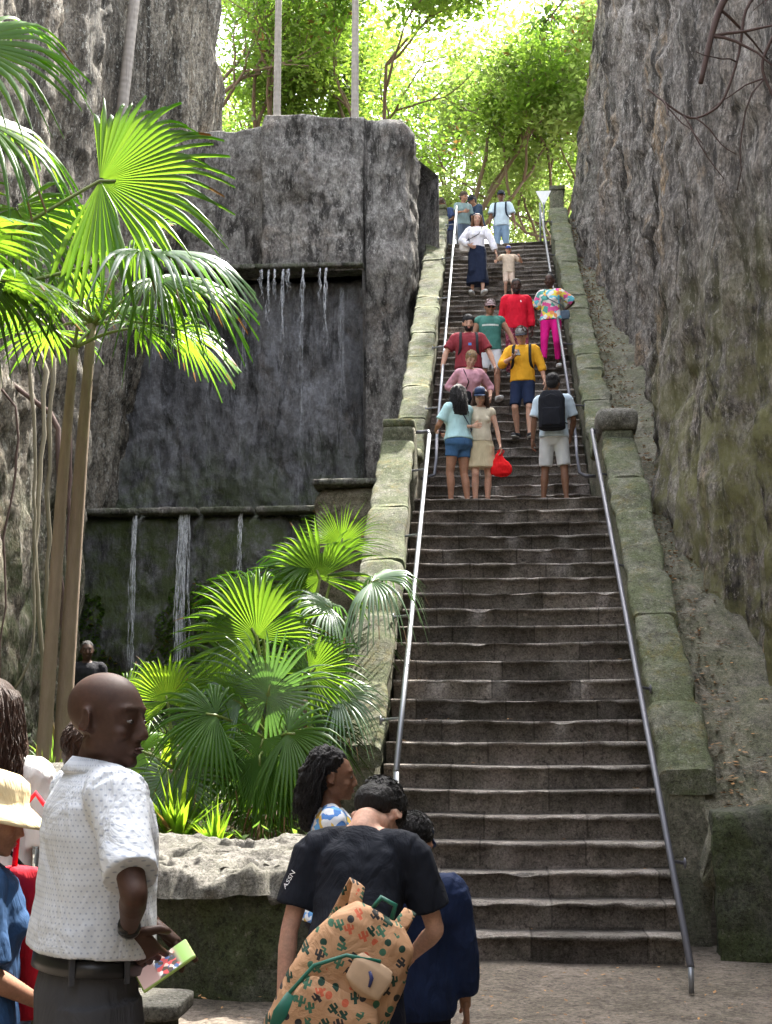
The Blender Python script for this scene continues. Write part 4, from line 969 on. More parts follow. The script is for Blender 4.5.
# ------------------------------------------------------------------ people
SK = {'dark': skin_mat('deep_brown_skin', (.06,.03,.02)), 'brown': skin_mat('brown_skin', (.17,.085,.05)), 'tan': skin_mat('tan_skin', (.36,.19,.12)), 'fair': skin_mat('fair_skin', (.55,.33,.24))}
M_EYE = plain_mat('eye_white', (.13,.12,.11), .6); M_IRIS = plain_mat('dark_iris', (.015,.01,.008), .15); M_LIP = {}
HAIR = {'black': hair_mat('black_hair', (.012,.01,.01)), 'brown': hair_mat('brown_hair', (.06,.03,.018)), 'blond': hair_mat('fair_hair', (.30,.19,.09)), 'auburn': hair_mat('auburn_hair', (.16,.07,.03))}
_cm = {}
def C_(col, **k):
    key = (col, tuple(k.items()))
    if key not in _cm: _cm[key] = cloth_mat('woven_cloth', col, **k)
    return _cm[key]
M_SHOE_W = plain_mat('white_shoe', (.6,.6,.58), .6); M_SHOE_D = plain_mat('dark_shoe', (.03,.03,.035), .6); M_SOLE = plain_mat('shoe_sole', (.4,.38,.35), .8)

def ik(a, b, l1, l2, hint):
    a, b = Vector(a), Vector(b); d = b-a; L = d.length
    if L > (l1+l2)*.995: b = a+d*((l1+l2)*.995/L); d = b-a; L = d.length
    c = (l1*l1-l2*l2+L*L)/(2*L); h = math.sqrt(max(0, l1*l1-c*c)); u = d/L
    w = Vector(hint)-u*Vector(hint).dot(u)
    w = w.normalized() if w.length > 1e-5 else u.orthogonal().normalized()
    return a+u*c+w*h, b
def sm(t): t = max(0, min(1, t)); return t*t*(3-2*t)

def person(label, loc, yaw, h, skin='tan', fem=False, feet=None, pelv=(0,0,.93), lean=0, twist=0, side=0, head=(0,0,0), hands=None, whands=None, elbows=None,
           hair=None, haircol='black', top=None, bottom=None, shoes=None, extras=(), vox=.0125, build=1.0, group=None, hk=None, name='person', fingers=None, neck=.02, hs=1.06, armk=1.0):
    s = h/1.75
    root = empty(name, loc, yaw, s); tag(root, label, 'person', group)
    Minv = (Matrix.Translation(loc) @ Matrix.Rotation(yaw, 4, 'Z') @ Matrix.Scale(s, 4)).inverted()
    B = build; pv = Vector(pelv); dp = pv-Vector((0,0,.93))
    sk = SK[skin]
    # upper body bend about pelvis
    def U(p):
        p = Vector(p); t = sm((p.z-.92)/.35)
        M = Matrix.Rotation(twist*t, 3, 'Z') @ Matrix.Rotation(side*t, 3, 'Y') @ Matrix.Rotation(lean*t, 3, 'X')
        c = Vector((0,0,.95)); return M @ (p-c)+c+dp
    shw = (.165 if fem else .185)*(.9+.1*B)
    if feet is None: feet = [(-.1,-.02,0), (.1,.02,0)]
    if hands is None: hands = [(-.26,-.08,.80), (.26,-.08,.80)]
    hands = [Vector(q) for q in hands]
    if whands:
        for i, q in enumerate(whands):
            if q is not None: hands[i] = Minv @ Vector(q)
    if elbows is None: elbows = [(-.6,.6,-.3), (.6,.6,-.3)]
    SH = [U((-shw,.01,1.405)), U((shw,.01,1.405))]
    EL, WR = [], []
    for i in (0, 1):
        e, w = ik(SH[i], hands[i], .285, .25, elbows[i]); EL.append(e); WR.append(w)
    HIP = [pv+Vector((-.088,0,-.03)), pv+Vector((.088,0,-.03))]; KN, AN = [], []
    for i in (0, 1):
        k, a = ik(HIP[i], Vector(feet[i])+Vector((0,.035,.085)), .415, .405, (.12*(-1 if i == 0 else 1), -1, .1)); KN.append(k); AN.append(a)
    # ---- sections
    if fem: T = [(.835,.13,.09,.005), (.87,.165,.115,.012), (.92,.172,.118,.015), (.99,.155,.105,.008), (1.07,.125,.09,0), (1.15,.125,.09,-.003), (1.24,.142,.105,-.01), (1.32,.15,.108,-.008), (1.39,.145,.088,.004), (1.435,.11,.07,.008), (1.47,.06,.056,.008)]
    else: T = [(.835,.13,.09,0), (.87,.155,.108,.005), (.92,.16,.112,.006), (.99,.155,.105,0), (1.07,.145,.10,-.004), (1.15,.148,.103,-.006), (1.24,.162,.112,-.004), (1.32,.172,.115,0), (1.39,.165,.098,.006), (1.435,.125,.078,.008), (1.47,.07,.062,.008)]
    T = [(z, rx*B, ry*(B*1.1-.1), y) for z, rx, ry, y in T]
    tors = lambda e0=0, e1=0, zlo=0, zhi=9: [(U((0, y, z)), rx+e0+(e1-e0)*sm((z-.9)/.5), ry+e0+(e1-e0)*sm((z-.9)/.5)) for z, rx, ry, y in T if zlo <= z <= zhi]
    def tsec(z):
        Z = [q[0] for q in T]; return [float(np.interp(z, Z, [q[k] for q in T])) for k in (1, 2, 3)]
    hm = Matrix.Translation(U((0,.012,1.5))) @ (Matrix.Rotation(twist, 4, 'Z') @ Matrix.Rotation(side, 4, 'Y') @ Matrix.Rotation(lean, 4, 'X')) @ Matrix.Rotation(head[0], 4, 'Z') @ Matrix.Rotation(head[2], 4, 'Y') @ Matrix.Rotation(head[1], 4, 'X') @ Matrix.Translation((0,0,-neck)) @ Matrix.Scale(hs, 4) @ Matrix.Translation((0,-.012,-1.5))
    def twref(): return Matrix.Rotation(twist, 3, 'Z') @ Vector((1,0,0))
    # ---- body
    mb = MB()
    mb.loft(tors(), ref=twref(), n=24)
    if fem:
        for q in (-1, 1): mb.ell(U((.065*q*B,-.085*B,1.27)), (.055*B,.05*B,.055*B))
    mb.loft([(U((0,.012,1.43)), .075, .065), (U((0,.010,1.48)), .056, .058), (hm @ Vector((0,.012,1.53)), .052 if not fem else .045, .055 if not fem else .048), (hm @ Vector((0,.0,1.58)), .05, .055)], n=18)
    for i, q in enumerate((-1, 1)):
        mb.loft([(U((q*.04,.012,1.445)), .05, .05), (U((q*.11,.012,1.428)), .05, .045), (SH[i], .055*B, .052*B)], ref=(0,1,0), n=14)
        a = (.9 if fem else 1.0)*B*armk
        mb.ell(SH[i]+Vector((0,0,-.01)), (.056*a,.056*a,.058*a), seg=14, rings=8)
        ua = EL[i]-SH[i]; fa = WR[i]-EL[i]
        mb.loft([(SH[i], .052*a, .05*a), (SH[i]+ua*.35, .05*a, .047*a), (SH[i]+ua*.7, .043*a, .042*a), (EL[i], .038*a, .038*a)], n=14)
        mb.ell(EL[i], .036*a, seg=12, rings=8)
        mb.loft([(EL[i], .037*a, .037*a), (EL[i]+fa*.25, .041*a, .038*a), (EL[i]+fa*.6, .033*a, .03*a), (WR[i], .025*a, .021*a), (WR[i]+fa.normalized()*.02, .025*a, .02*a)], n=14)
        l = (1.02 if fem else 1.0)*(.6+.4*B)
        th = KN[i]-HIP[i]; shn = AN[i]-KN[i]
        mb.loft([(HIP[i]+Vector((0,0,.02)), .085*l, .09*l), (HIP[i]+th*.2, .084*l, .088*l), (HIP[i]+th*.6, .066*l, .069*l), (KN[i]-th*.06, .053*l, .056*l), (KN[i], .052*l, .055*l)], n=16)
        mb.ell(KN[i]+Vector((0,-.008,0)), .052*l, seg=12, rings=8)
        bk = Vector((0,.014,0))
        mb.loft([(KN[i], .05*l, .052*l), (KN[i]+shn*.15+bk*.6, .05*l, .053*l), (KN[i]+shn*.35+bk, .053*l, .056*l), (KN[i]+shn*.65+bk*.4, .04*l, .042*l), (KN[i]+shn*.9, .031*l, .036*l), (AN[i], .032*l, .038*l)], n=16)
        ft = Vector(feet[i]); o = .25*q
        fd = Vector((math.sin(o), -math.cos(o), 0))
        mb.loft([(AN[i]+Vector((0,.0,.01)), .034, .038), (AN[i]+Vector((0,.005,-.03)), .033, .036), (AN[i]+Vector((0,.0,-.06)), .034, .04)], n=14)
        hl = Vector((AN[i].x, AN[i].y, AN[i].z-.052))
        mb.loft([(hl-fd*.045, .026, .024), (hl-fd*.02, .036, .034), (hl+fd*.05, .04, .036), (hl+fd*.12, .047, .026), (hl+fd*.17, .042, .017), (hl+fd*.195, .02, .01)], ref=(math.cos(o), math.sin(o), 0), n=14)
    # ---- head
    H = hm
    mb.ell((0,.014,1.668), (.074,.099,.084), M=H, seg=26, rings=16)          # cranium
    mb.loft([((0,-.010,1.70), .056, .062), ((0,-.012,1.68), .063, .070), ((0,-.02,1.655), .067, .072), ((0,-.023,1.62), .065, .068), ((0,-.026,1.585), .058, .062), ((0,-.033,1.555), .047, .052), ((0,-.04,1.533), .033, .040), ((0,-.04,1.526), .018, .025)], M=H, n=28, pw=2.12)
    mb.ell((0,-.078,1.541), (.022,.018,.016), M=H)                             # chin
    mb.ell((0,-.070,1.670), (.054,.022,.012), M=H)                             # brow
    for q in (-1, 1):
        mb.ell((q*.040,-.066,1.608), (.022,.022,.02), M=H)                     # cheek
        mb.ell((q*.031,-.073,1.640), (.0165,.0165,.0125), M=H)                  # lids
        mb.ell((q*.074,.014,1.630), (.008,.016,.024), M=H, rot=Matrix.Rotation(.35*q, 3, 'Z')); mb.tube([H @ Vector((q*(.078+.010*math.sin(a_*math.pi/7)), .014-.0185*math.cos(a_*2*math.pi*.8/7+.9)*-1, 1.632+.029*math.sin(a_*2*math.pi*.8/7+.9))) for a_ in range(8)], .0052, 8)  # ear
        mb.ell((q*.070,.002,1.612), (.008,.011,.012), M=H)
        mb.ell((q*.011,-.101,1.601), (.0085,.011,.008), M=H)                   # nostril
        mb.ell((q*.050,-.005,1.575), (.014,.032,.026), M=H)                         # jaw corner
    nw = .011 if skin in ('tan', 'fair') else .013
    mb.loft([((0,-.083,1.660), .007, .008), ((0,-.096,1.635), .008, .012), ((0,-.106,1.612), nw, .013), ((0,-.103,1.598), nw*1.1, .011)], M=H, n=12)
    mb.ell((0,-.112,1.606), (nw,.010,.0095), M=H)
    mb.ell((0,-.092,1.5755), (.024,.011,.0065), M=H); mb.ell((0,-.0895,1.565), (.021,.0115,.0075), M=H); mb.ell((0,-.08,1.585), (.03,.014,.02), M=H)
    # ---- hands (palm + five separate fingers)
    hx = MB()
    for i, q in enumerate((-1, 1)):
        fa = (WR[i]-EL[i]).normalized(); cfg = (fingers or [{}, {}])[i]
        f = Vector(cfg.get('dir', fa)).normalized()
        if 'dir' in cfg: f = (Minv.to_3x3() @ Vector(cfg['dir'])).normalized()
        pn = Vector(cfg['palm']) if 'palm' in cfg else Vector((-q, .25, 0))
        if 'palm' in cfg: pn = Minv.to_3x3() @ pn
        pn = (pn-f*pn.dot(f)); pn = pn.normalized() if pn.length > 1e-4 else f.orthogonal().normalized()   # palm normal (inwards)
        sd = f.cross(pn).normalized()          # towards one edge of the palm
        thumb = sd if (sd.dot(Vector(cfg.get('thumb', (0,-1,0)))) > 0) else -sd
        curl = cfg.get('curl', .35); w = WR[i]
        hx.loft([(w-fa*.02, .024, .018), (w+f*.012, .027, .016), (w+f*.045, .038, .015), (w+f*.085, .040, .012), (w+f*.092, .034, .008)], ref=sd, n=14, pw=2.6)
        for k, (off, ln) in enumerate(((.030,.068), (.010,.078), (-.010,.072), (-.029,.056))):
            b0 = w+f*.082+thumb*off; dirs = f+thumb*off*1.6; dirs.normalize(); pts = [b0]; cc = curl*(1+.15*k) if not cfg.get('point') or k else .08
            a = 0
            for sgl in (.42, .32, .26):
                a += cc; pts.append(pts[-1]+(dirs*math.cos(a)+pn*math.sin(a))*ln*sgl)
            hx.loft([(pts[0]-dirs*.012, .0088, .0088), (pts[0], .0092, .0092), (pts[1], .0086, .0086), (pts[2], .0078, .0078), (pts[3], .0066, .0066), (pts[3]+(pts[3]-pts[2])*.12, .003, .003)], ref=sd, n=9)
        b0 = w+f*.022+thumb*.022; t1 = (f*.55+thumb*.8+pn*.25).normalized(); t2 = (f*.85+thumb*.45+pn*.3).normalized()
        hx.loft([(b0-t1*.012, .012, .012), (b0+t1*.015, .0125, .0125), (b0+t1*.042, .0105, .0105), (b0+t1*.042+t2*.026, .0085, .0085), (b0+t1*.042+t2*.034, .004, .004)], ref=sd, n=10)
    e_len = 0
    body = baked(mb, 'body', sk, root, vox, 6 if vox < .008 else 3, 0, extra=hx)
    for q in (-1, 1):
        e = MB(); e.ell((q*.0305,-.0775,1.6385), (.0125,.0135,.0054), M=H, seg=14, rings=10); eo = e.build('eye', M_EYE, root)
        e = MB(); d = Vector((hk or 0, -1, 0)).normalized(); e.ell(Vector((q*.0305,-.0775,1.6385))+d*.0088, (.0066,.0056,.0056), M=H, seg=12, rings=8); e.build('iris', M_IRIS, eo)
        e = MB(); e.loft([((q*.014,-.0925,1.664), .003, .003), ((q*.03,-.0935,1.669), .004, .004), ((q*.048,-.082,1.664), .0025, .003)], M=H, n=8)
        if hair != 'bald' and vox > .008: e.build('eyebrow', HAIR[haircol], root)
    e = MB(); e.ell((0,-.1005,1.5745), (.018,.0055,.0038), M=H, seg=14, rings=8); e.ell((0,-.0985,1.5665), (.016,.0058,.0045), M=H, seg=14, rings=8)
    lipc = {'dark': (.10,.045,.04), 'brown': (.2,.07,.06), 'tan': (.42,.14,.12), 'fair': (.5,.18,.16)}[skin]
    if lipc not in M_LIP: M_LIP[lipc] = plain_mat('lip_skin', lipc, .4)
    e.build('lips', M_LIP[lipc], root)
    # ---- clothes
    K = dict(root=root, U=U, H=H, SH=SH, EL=EL, WR=WR, HIP=HIP, KN=KN, AN=AN, tsec=tsec, tors=tors, fem=fem, B=B, vox=vox, tw=twref(), s=s, pv=pv, dp=dp, Minv=Minv, body=body)
    if top:
        m = MB(); e = top.get('e', .014); el = top.get('lo', e+.012); hem = top.get('hem', .88)
        secs = []
        zz = [hem, hem+.03]+[z for z in (.95, 1.02, 1.09, 1.16, 1.24, 1.32, 1.385) if z > hem+.05]
        for z in zz:
            rx, ry, y = tsec(z); t = sm((z-hem)/(1.3-hem)); ee = el+(e-el)*t
            mrx = tsec(1.25)[0]*.93; mry = tsec(1.25)[1]*.92
            if top.get('loose', 1): rx = max(rx, mrx+(rx-mrx)*.3); ry = max(ry, mry)
            secs.append((U((0, y, z)), rx+ee, ry+ee))
        rx, ry, y = tsec(1.435); secs.append((U((0,y,1.437)), rx+e*.8, ry+e*.8)); nk = top.get('neck', 1.465)
        rx, ry, y = tsec(1.468); secs.append((U((0,y,nk)), rx*.95+e*.5, ry+e*.5))
        m.loft(secs, ref=twref(), n=28, pw=top.get('pw', 2.25))
        if fem:
            for q in (-1, 1): m.ell(U((.062*q*B,-.082*B,1.265)), (.06*B+e*.6,.05*B+e*.7,.062*B))
        if top.get('belly'): m.ell(U((0,-.05,1.06)), (.15*B,.12*B,.15))
        sl = top.get('sleeve', .62); se = top.get('se', .02)
        for i, q in enumerate((-1, 1)):
            m.loft([(U((q*.05,.012,1.435)), .05, .055), (U((q*.115,.012,1.428)), .05+e*.5, .052+e*.3), (SH[i], .058*B+e, .056*B+e*.8)], ref=(0,1,0), n=16)
            m.ell(SH[i]+Vector((0,0,-.012)), (.06*B+e*.7,)*3, seg=16, rings=9)
            if sl > 0:
                ua = EL[i]-SH[i]; fa = WR[i]-EL[i]; A_ = (.9 if fem else 1)*B*(armk*.5+.5)
                if sl <= 1: m.loft([(SH[i], .058*A_+e, .056*A_+e), (SH[i]+ua*sl*.5, .053*A_+se*.8, .052*A_+se*.8), (SH[i]+ua*sl, .049*A_+se*1.15, .047*A_+se*1.15)], n=16)
                else:
                    f2 = sl-1
                    m.loft([(SH[i], .056*A_+e, .054*A_+e), (SH[i]+ua*.5, .05*A_+se, .05*A_+se), (EL[i], .044*A_+se, .044*A_+se)], n=16); m.ell(EL[i], .044*A_+se, seg=12, rings=8)
                    m.loft([(EL[i], .044*A_+se, .044*A_+se), (EL[i]+fa*f2*.6, .042*A_+se, .042*A_+se), (EL[i]+fa*f2, .033*A_+se*.8, .033*A_+se*.8)], n=16)
        o = baked(m, top.get('name', 'shirt'), top['mat'], root, vox, 2, top.get('fold', .018), .10); K['top'] = o
        if top.get('collar'):
            c = MB(); nz = 1.475; n = 20; vs = []; fs = []
            for j in range(n+1):
                a = -math.pi/2+.35+(2*math.pi-.7)*j/n; ca, sa = math.cos(a), math.sin(a)
                for dz, rr in ((-.03, .082), (.012, .066), (.016, .069), (-.018, .098)):
                    vs.append(U((ca*rr, .012+sa*rr*.95, nz+dz+.012*(-sa if sa < 0 else 0)*-1+.01*max(0, sa))))
            for j in range(n):
                for k in range(4): a_ = j*4+k; b_ = j*4+(k+1) % 4; fs.append((a_, b_, b_+4, a_+4))
            fs += [(0,1,2,3), (n*4+3, n*4+2, n*4+1, n*4)]; c.add(vs, fs); oc = c.build('collar', top['mat'], root)
    if bottom:
        m = MB(); e = bottom.get('e', .014); fr = bottom.get('len', 1.9); wz = bottom.get('waist', 1.02); kind = bottom.get('kind', 'trousers')
        if kind == 'skirt':
            hz = bottom.get('hem', .3); fl = bottom.get('flare', .05); secs = []
            for k in range(9):
                t = k/8; z = wz+(hz-wz)*t; rx, ry, y = tsec(max(z, .88)); lx = (KN[0]+KN[1])/2
                c = U((0,y,z)) if z > .92 else pv+Vector((0,0,z-.93))*1.0
                if z < .92: g_ = ((AN[0]+AN[1])/2-pv); c = pv+g_*((.93-z)/.85)
                secs.append((c, rx+e+fl*t*t+.01*math.sin(t*9), ry+e+fl*.8*t*t))
            m.loft(secs, ref=twref(), n=28)
            for i in (0, 1):
                th = KN[i]-HIP[i]; sh_ = AN[i]-KN[i]; m.loft([(HIP[i], .10, .105), (HIP[i]+th*.5, .095, .10), (KN[i]-th*(.0 if hz < .5 else .25), .082, .085)]+([(KN[i]+sh_*.5, .085, .085)] if hz < .5 else []), n=18)
        else:
            secs = []
            for z in (.80, .84, .88, .93, .98, wz):
                rx, ry, y = tsec(z); k_ = .8 if z < .82 else 1; secs.append((U((0,y,z)) if z > .93 else Vector((0,y,z))+dp, (rx+e*.8)*k_, (ry+e*.8)*k_))
            m.loft(secs, ref=twref(), n=26)
            for i in (0, 1):
                th = KN[i]-HIP[i]; sh_ = AN[i]-KN[i]; l = (1.02 if fem else 1)*(.6+.4*B); w = bottom.get('w', e)*(.45 if fr <= 1 else 1); P = [(HIP[i]+Vector((0,.0,.03)), .087*l+w*.4, .095*l+w*.4), (HIP[i]+th*.15, .088*l+w*.6, .094*l+w*.6)]
                f1 = min(fr, 1)
                P += [(HIP[i]+th*f1*.6, .07*l+w*(1 if fr > 1 else 1.3)+.01*(1-f1), .073*l+w+.01*(1-f1)), (HIP[i]+th*f1, .058*l+w*(1.0 if fr > 1 else 1.7)+.02*(1-f1), .06*l+w*(1 if fr > 1 else 1.7)+.02*(1-f1))]
                m.loft(P, n=20)
                if fr > 1:
                    f2 = fr-1; wl = bottom.get('wl', w); m.ell(KN[i], (.058*l+w*.9,)*3, seg=14, rings=8)
                    m.loft([(KN[i], .057*l+w, .06*l+w), (KN[i]+sh_*f2*.4+Vector((0,.01,0)), .052*l+wl, .056*l+wl), (KN[i]+sh_*f2*.8, .042*l+wl*1.2, .045*l+wl*1.2), (KN[i]+sh_*f2, .04*l+wl*1.3, .045*l+wl*1.3)], n=18)
        K['bottom'] = baked(m, bottom.get('name', kind), bottom['mat'], root, vox, 2, .01, .1)
    if shoes:
        for i, q in enumerate((-1, 1)):
            m = MB(); o = .25*q; fd = Vector((math.sin(o), -math.cos(o), 0)); hl = Vector((AN[i].x, AN[i].y, AN[i].z-.05)); rf_ = (math.cos(o), math.sin(o), 0)
            m.loft([(hl-fd*.058, .03, .03), (hl-fd*.02, .043, .046), (hl+fd*.05, .047, .044), (hl+fd*.12, .053, .032), (hl+fd*.18, .048, .026), (hl+fd*.21, .028, .018)], ref=rf_, n=16, pw=2.5)
            m.loft([(AN[i]+Vector((0,.003,-.05)), .04, .046), (AN[i]+Vector((0,.003,0)), .039, .043)], n=14)
            so = baked(m, 'shoe', shoes, root, .009, 2)
            m = MB(); hz = Vector((0,0,-.03)); m.loft([(hl-fd*.06+hz, .03, .008), (hl-fd*.02+hz, .045, .008), (hl+fd*.12+hz, .055, .008), (hl+fd*.215+hz, .03, .008)], ref=rf_, n=16, pw=4); m.build('sole', M_SOLE, so)
    # ---- hair
    if hair and hair != 'bald':
        m = MB(); hv = vox*.8
        hm_ = HAIR[haircol]
        if hair in ('short', 'buzz'):
            t = .012 if hair == 'short' else .003
            m.ell((0,.022 if t > .005 else .026,1.683), (.075+t,.097+t,.082+t), M=H, seg=24, rings=14); m.ell((0,.062,1.63), (.062+t,.05+t,.06+t), M=H)
            for q in (-1, 1): m.ell((q*.062,.012,1.665), (.014+t,.035,.035), M=H)
        elif hair == 'long':
            m.ell((0,.028,1.682), (.084,.098,.086), M=H, seg=24, rings=14)
            L = hk_len = .32
            m.loft([((0,.05,1.70), .085, .06), ((0,.075,1.6), .095, .055), ((0,.09,1.5), .11, .05), ((0,.095,1.40), .115, .04), ((0,.09,1.3), .09, .025)], M=H, n=20)
            for q in (-1, 1): m.loft([((q*.06,.0,1.71), .03, .045), ((q*.084,.01,1.62), .022, .045), ((q*.10,.01,1.53), .03, .045), ((q*.105,.0,1.43), .03, .035), ((q*.09,-.01,1.35), .02, .02)], ref=(1,0,0), M=H, n=14)
        elif hair == 'curly':
            m.ell((0,.045,1.70), (.095,.10,.085), M=H, seg=24, rings=14); m.ell((0,.10,1.62), (.10,.08,.10), M=H); m.ell((0,.12,1.52), (.09,.07,.10), M=H); m.ell((.02,.11,1.43), (.06,.05,.08), M=H)
        elif hair == 'bun':
            m.ell((0,.028,1.68), (.08,.095,.084), M=H, seg=24, rings=14); m.ell((0,.055,1.775), (.045,.045,.036), M=H); m.ell((0,.06,1.62), (.06,.05,.05), M=H)
        elif hair == 'pony':
            m.ell((0,.028,1.68), (.08,.095,.084), M=H, seg=24, rings=14); m.ell((0,.06,1.62), (.06,.05,.05), M=H)
            m.loft([((0,.11,1.68), .03, .03), ((0,.15,1.63), .035, .035), ((0,.15,1.52), .03, .03), ((0,.13,1.42), .012, .012)], M=H, n=12)
        sx = MB()
        if hair in ('long', 'curly'):
            rh = random.Random(len(label)); ns = 260 if vox < .0101 else 90; rad = .0042 if vox < .0101 else .008
            for k in range(ns):
                a = rh.uniform(-.75, math.pi+.75) if hair == 'long' else rh.uniform(.1, math.pi-.1)   # 0 = left, pi/2 = back
                ca, sa = math.cos(a), math.sin(a); ph = rh.uniform(0, 6); wv = rh.uniform(.004, .012) if hair == 'long' else rh.uniform(.01, .02); ln = rh.uniform(.75, 1.1)
                P = []; zt = rh.uniform(1.66, 1.755)
                for j in range(13):
                    t = j/12; z = zt-(.36 if hair == 'long' else .26)*ln*t; r1_ = .088+.012*rh.random()
                    top_ = max(0, min(1, (1.757-z)/.06))**.5; f = 1+.28*min(1, t*1.6)-.1*max(0, t-.7)
                    x = ca*r1_*top_*f*(.95 if hair == 'long' else 1.05); y = (.03+.02*t)+sa*r1_*1.12*top_*f
                    P.append(H @ Vector((x+wv*math.sin(ph+t*14)*t, y+wv*math.cos(ph+t*12)*t, z)))
                sx.tube(P, [rad*(1.0-.75*j/12) for j in range(13)], 5)
        if hair == 'short':
            rh = random.Random(len(label)+5)
            for k in range(420 if vox < .0101 else 110):
                a = rh.uniform(0, 2*math.pi); e_ = rh.uniform(-.35, 1.5); ca, sa = math.cos(a)*math.cos(e_), math.sin(a)*math.cos(e_)
                if sa < -.45 and e_ < .75: continue
                p = Vector((ca*.085, .024+sa*.106, 1.683+math.sin(e_)*.092)); nn = Vector((ca, sa, math.sin(e_))).normalized(); tg = Vector((rh.uniform(-.5, .5), rh.uniform(-.2, .8), -.7)); tg = (tg-nn*tg.dot(nn)).normalized()
                sx.tube([H @ p, H @ (p+tg*.012+nn*.004), H @ (p+tg*.026+nn*.003)], [.0035, .003, .0012], 4)
        baked(m, 'hair', hm_, root, hv, 1, {'curly': .045, 'long': .02}.get(hair, .012), .03 if hair != 'long' else .06, extra=sx)
    if 'beard' in extras:
        m = MB(); m.loft([((0,-.02,1.60), .066, .066), ((0,-.033,1.57), .062, .068), ((0,-.042,1.54), .05, .06), ((0,-.045,1.515), .03, .035)], M=H, n=20)
        o = baked(m, 'beard', HAIR[haircol], root, .008, 2, .01, .02)
    if 'stubble' in extras: pass
    if 'glasses' in extras or 'sunglasses_up' in extras:
        m = MB(); up = 'sunglasses_up' in extras; dz, dy = (.072, .012) if up else (0, 0)
        for q in (-1, 1):
            m.ell((q*.032,-.098+dy*3,1.642+dz), (.024,.005,.017), M=H); m.tube([H @ Vector((q*.056,-.092+dy*3,1.65+dz)), H @ Vector((q*.078,-.03,1.65+dz)), H @ Vector((q*.08,.03,1.645+dz*.7))], .003, 6)
        m.tube([H @ Vector((-.01,-.1+dy*3,1.648+dz)), H @ Vector((.01,-.1+dy*3,1.648+dz))], .003, 6); m.build('sunglasses', plain_mat('glasses_frame', (.25,.22,.22) if up else (.02,.02,.02), .15), root)
    for x in extras:
        if isinstance(x, tuple) and x[0] == 'cap':
            _, colr, colb = x[:3]; m = MB(); secs = []
            for k in range(8):
                a = k/7*math.pi/2; secs.append(((0,.016,1.675+.092*math.sin(a)), .086*max(.06, math.cos(a)**.75), .104*max(.06, math.cos(a)**.75)))
            m.loft(secs, M=H, n=28); o = m.build('cap', C_(colr), root)
            m = MB(); nn = 14; vs = []; fs = []
            back = len(x) > 3 and x[3] == 'noband'
            for k in range(nn+1):
                a = math.pi*(k/nn); xx = math.cos(a)*.082; y0 = .01-math.sin(a)*.088; y1 = .0-math.sin(a)*(.165); zc = 1.682-.012*abs(math.cos(a))
                vs += [(xx, y0, zc+.004), (xx*1.02, y1, zc-.010), (xx*1.02, y1, zc-.015), (xx, y0, zc-.004)]
            for k in range(nn):
                for j in range(4): a_ = k*4+j; b_ = k*4+(j+1) % 4; fs.append((a_, b_, b_+4, a_+4))
            m.add(vs, fs, H); m.build('brim', C_(colb), o)
            m = MB(); m.ell((0,.016,1.768), .007, M=H, seg=10, rings=6); m.build('cap_button', C_(colb), o)
        if isinstance(x, tuple) and x[0] == 'straw':
            m = MB(); secs = []
            pr = [(.185,1.640), (.17,1.655), (.14,1.676), (.112,1.693), (.104,1.71), (.100,1.74), (.090,1.768), (.06,1.785), (.01,1.79)]
            m.loft([((0,.012,z), r, r*1.08) for r, z in pr], M=H, n=36, cap=False)
            o = m.build('straw_hat', x[1], root); mo = o.modifiers.new('s', 'SOLIDIFY'); mo.thickness = .006; mo.offset = 1
    return root, K

def on_surface(verts, faces_mesh_objs, name, mat, parent, dirn, off=.003, thick=0):
    """drape a flat pattern (list of (verts, faces) in local coords) on a garment by ray casting along dirn"""
    deps = bpy.context.evaluated_depsgraph_get()
    trees = []
    for o in faces_mesh_objs:
        me = o.data; trees.append(BVHTree.FromPolygons([v.co.copy() for v in me.vertices], [tuple(p.vertices) for p in me.polygons]))
    out = []; d = Vector(dirn).normalized()
    for v in verts:
        best = None
        for t in trees:
            hit = t.ray_cast(Vector(v)-d*1.0, d)
            if hit[0] is not None and (best is None or hit[3] < best[1]): best = (hit[0]+hit[1]*0-d*off, hit[3])
        out.append(best[0] if best else Vector(v))
    return out
def text_mesh(txt, size, M, res=3, subdiv=True):
    cu = bpy.data.curves.new('t', 'FONT'); cu.body = txt; cu.size = size; cu.align_x = 'CENTER'; cu.resolution_u = res
    o = bpy.data.objects.new('t', cu); COL.objects.link(o); dg = bpy.context.evaluated_depsgraph_get(); dg.update()
    me = bpy.data.meshes.new_from_object(o.evaluated_get(dg)); vs = [M @ v.co for v in me.vertices]; fs = [tuple(p.vertices) for p in me.polygons]
    bpy.data.objects.remove(o); bpy.data.curves.remove(cu); bpy.data.meshes.remove(me); return vs, fs

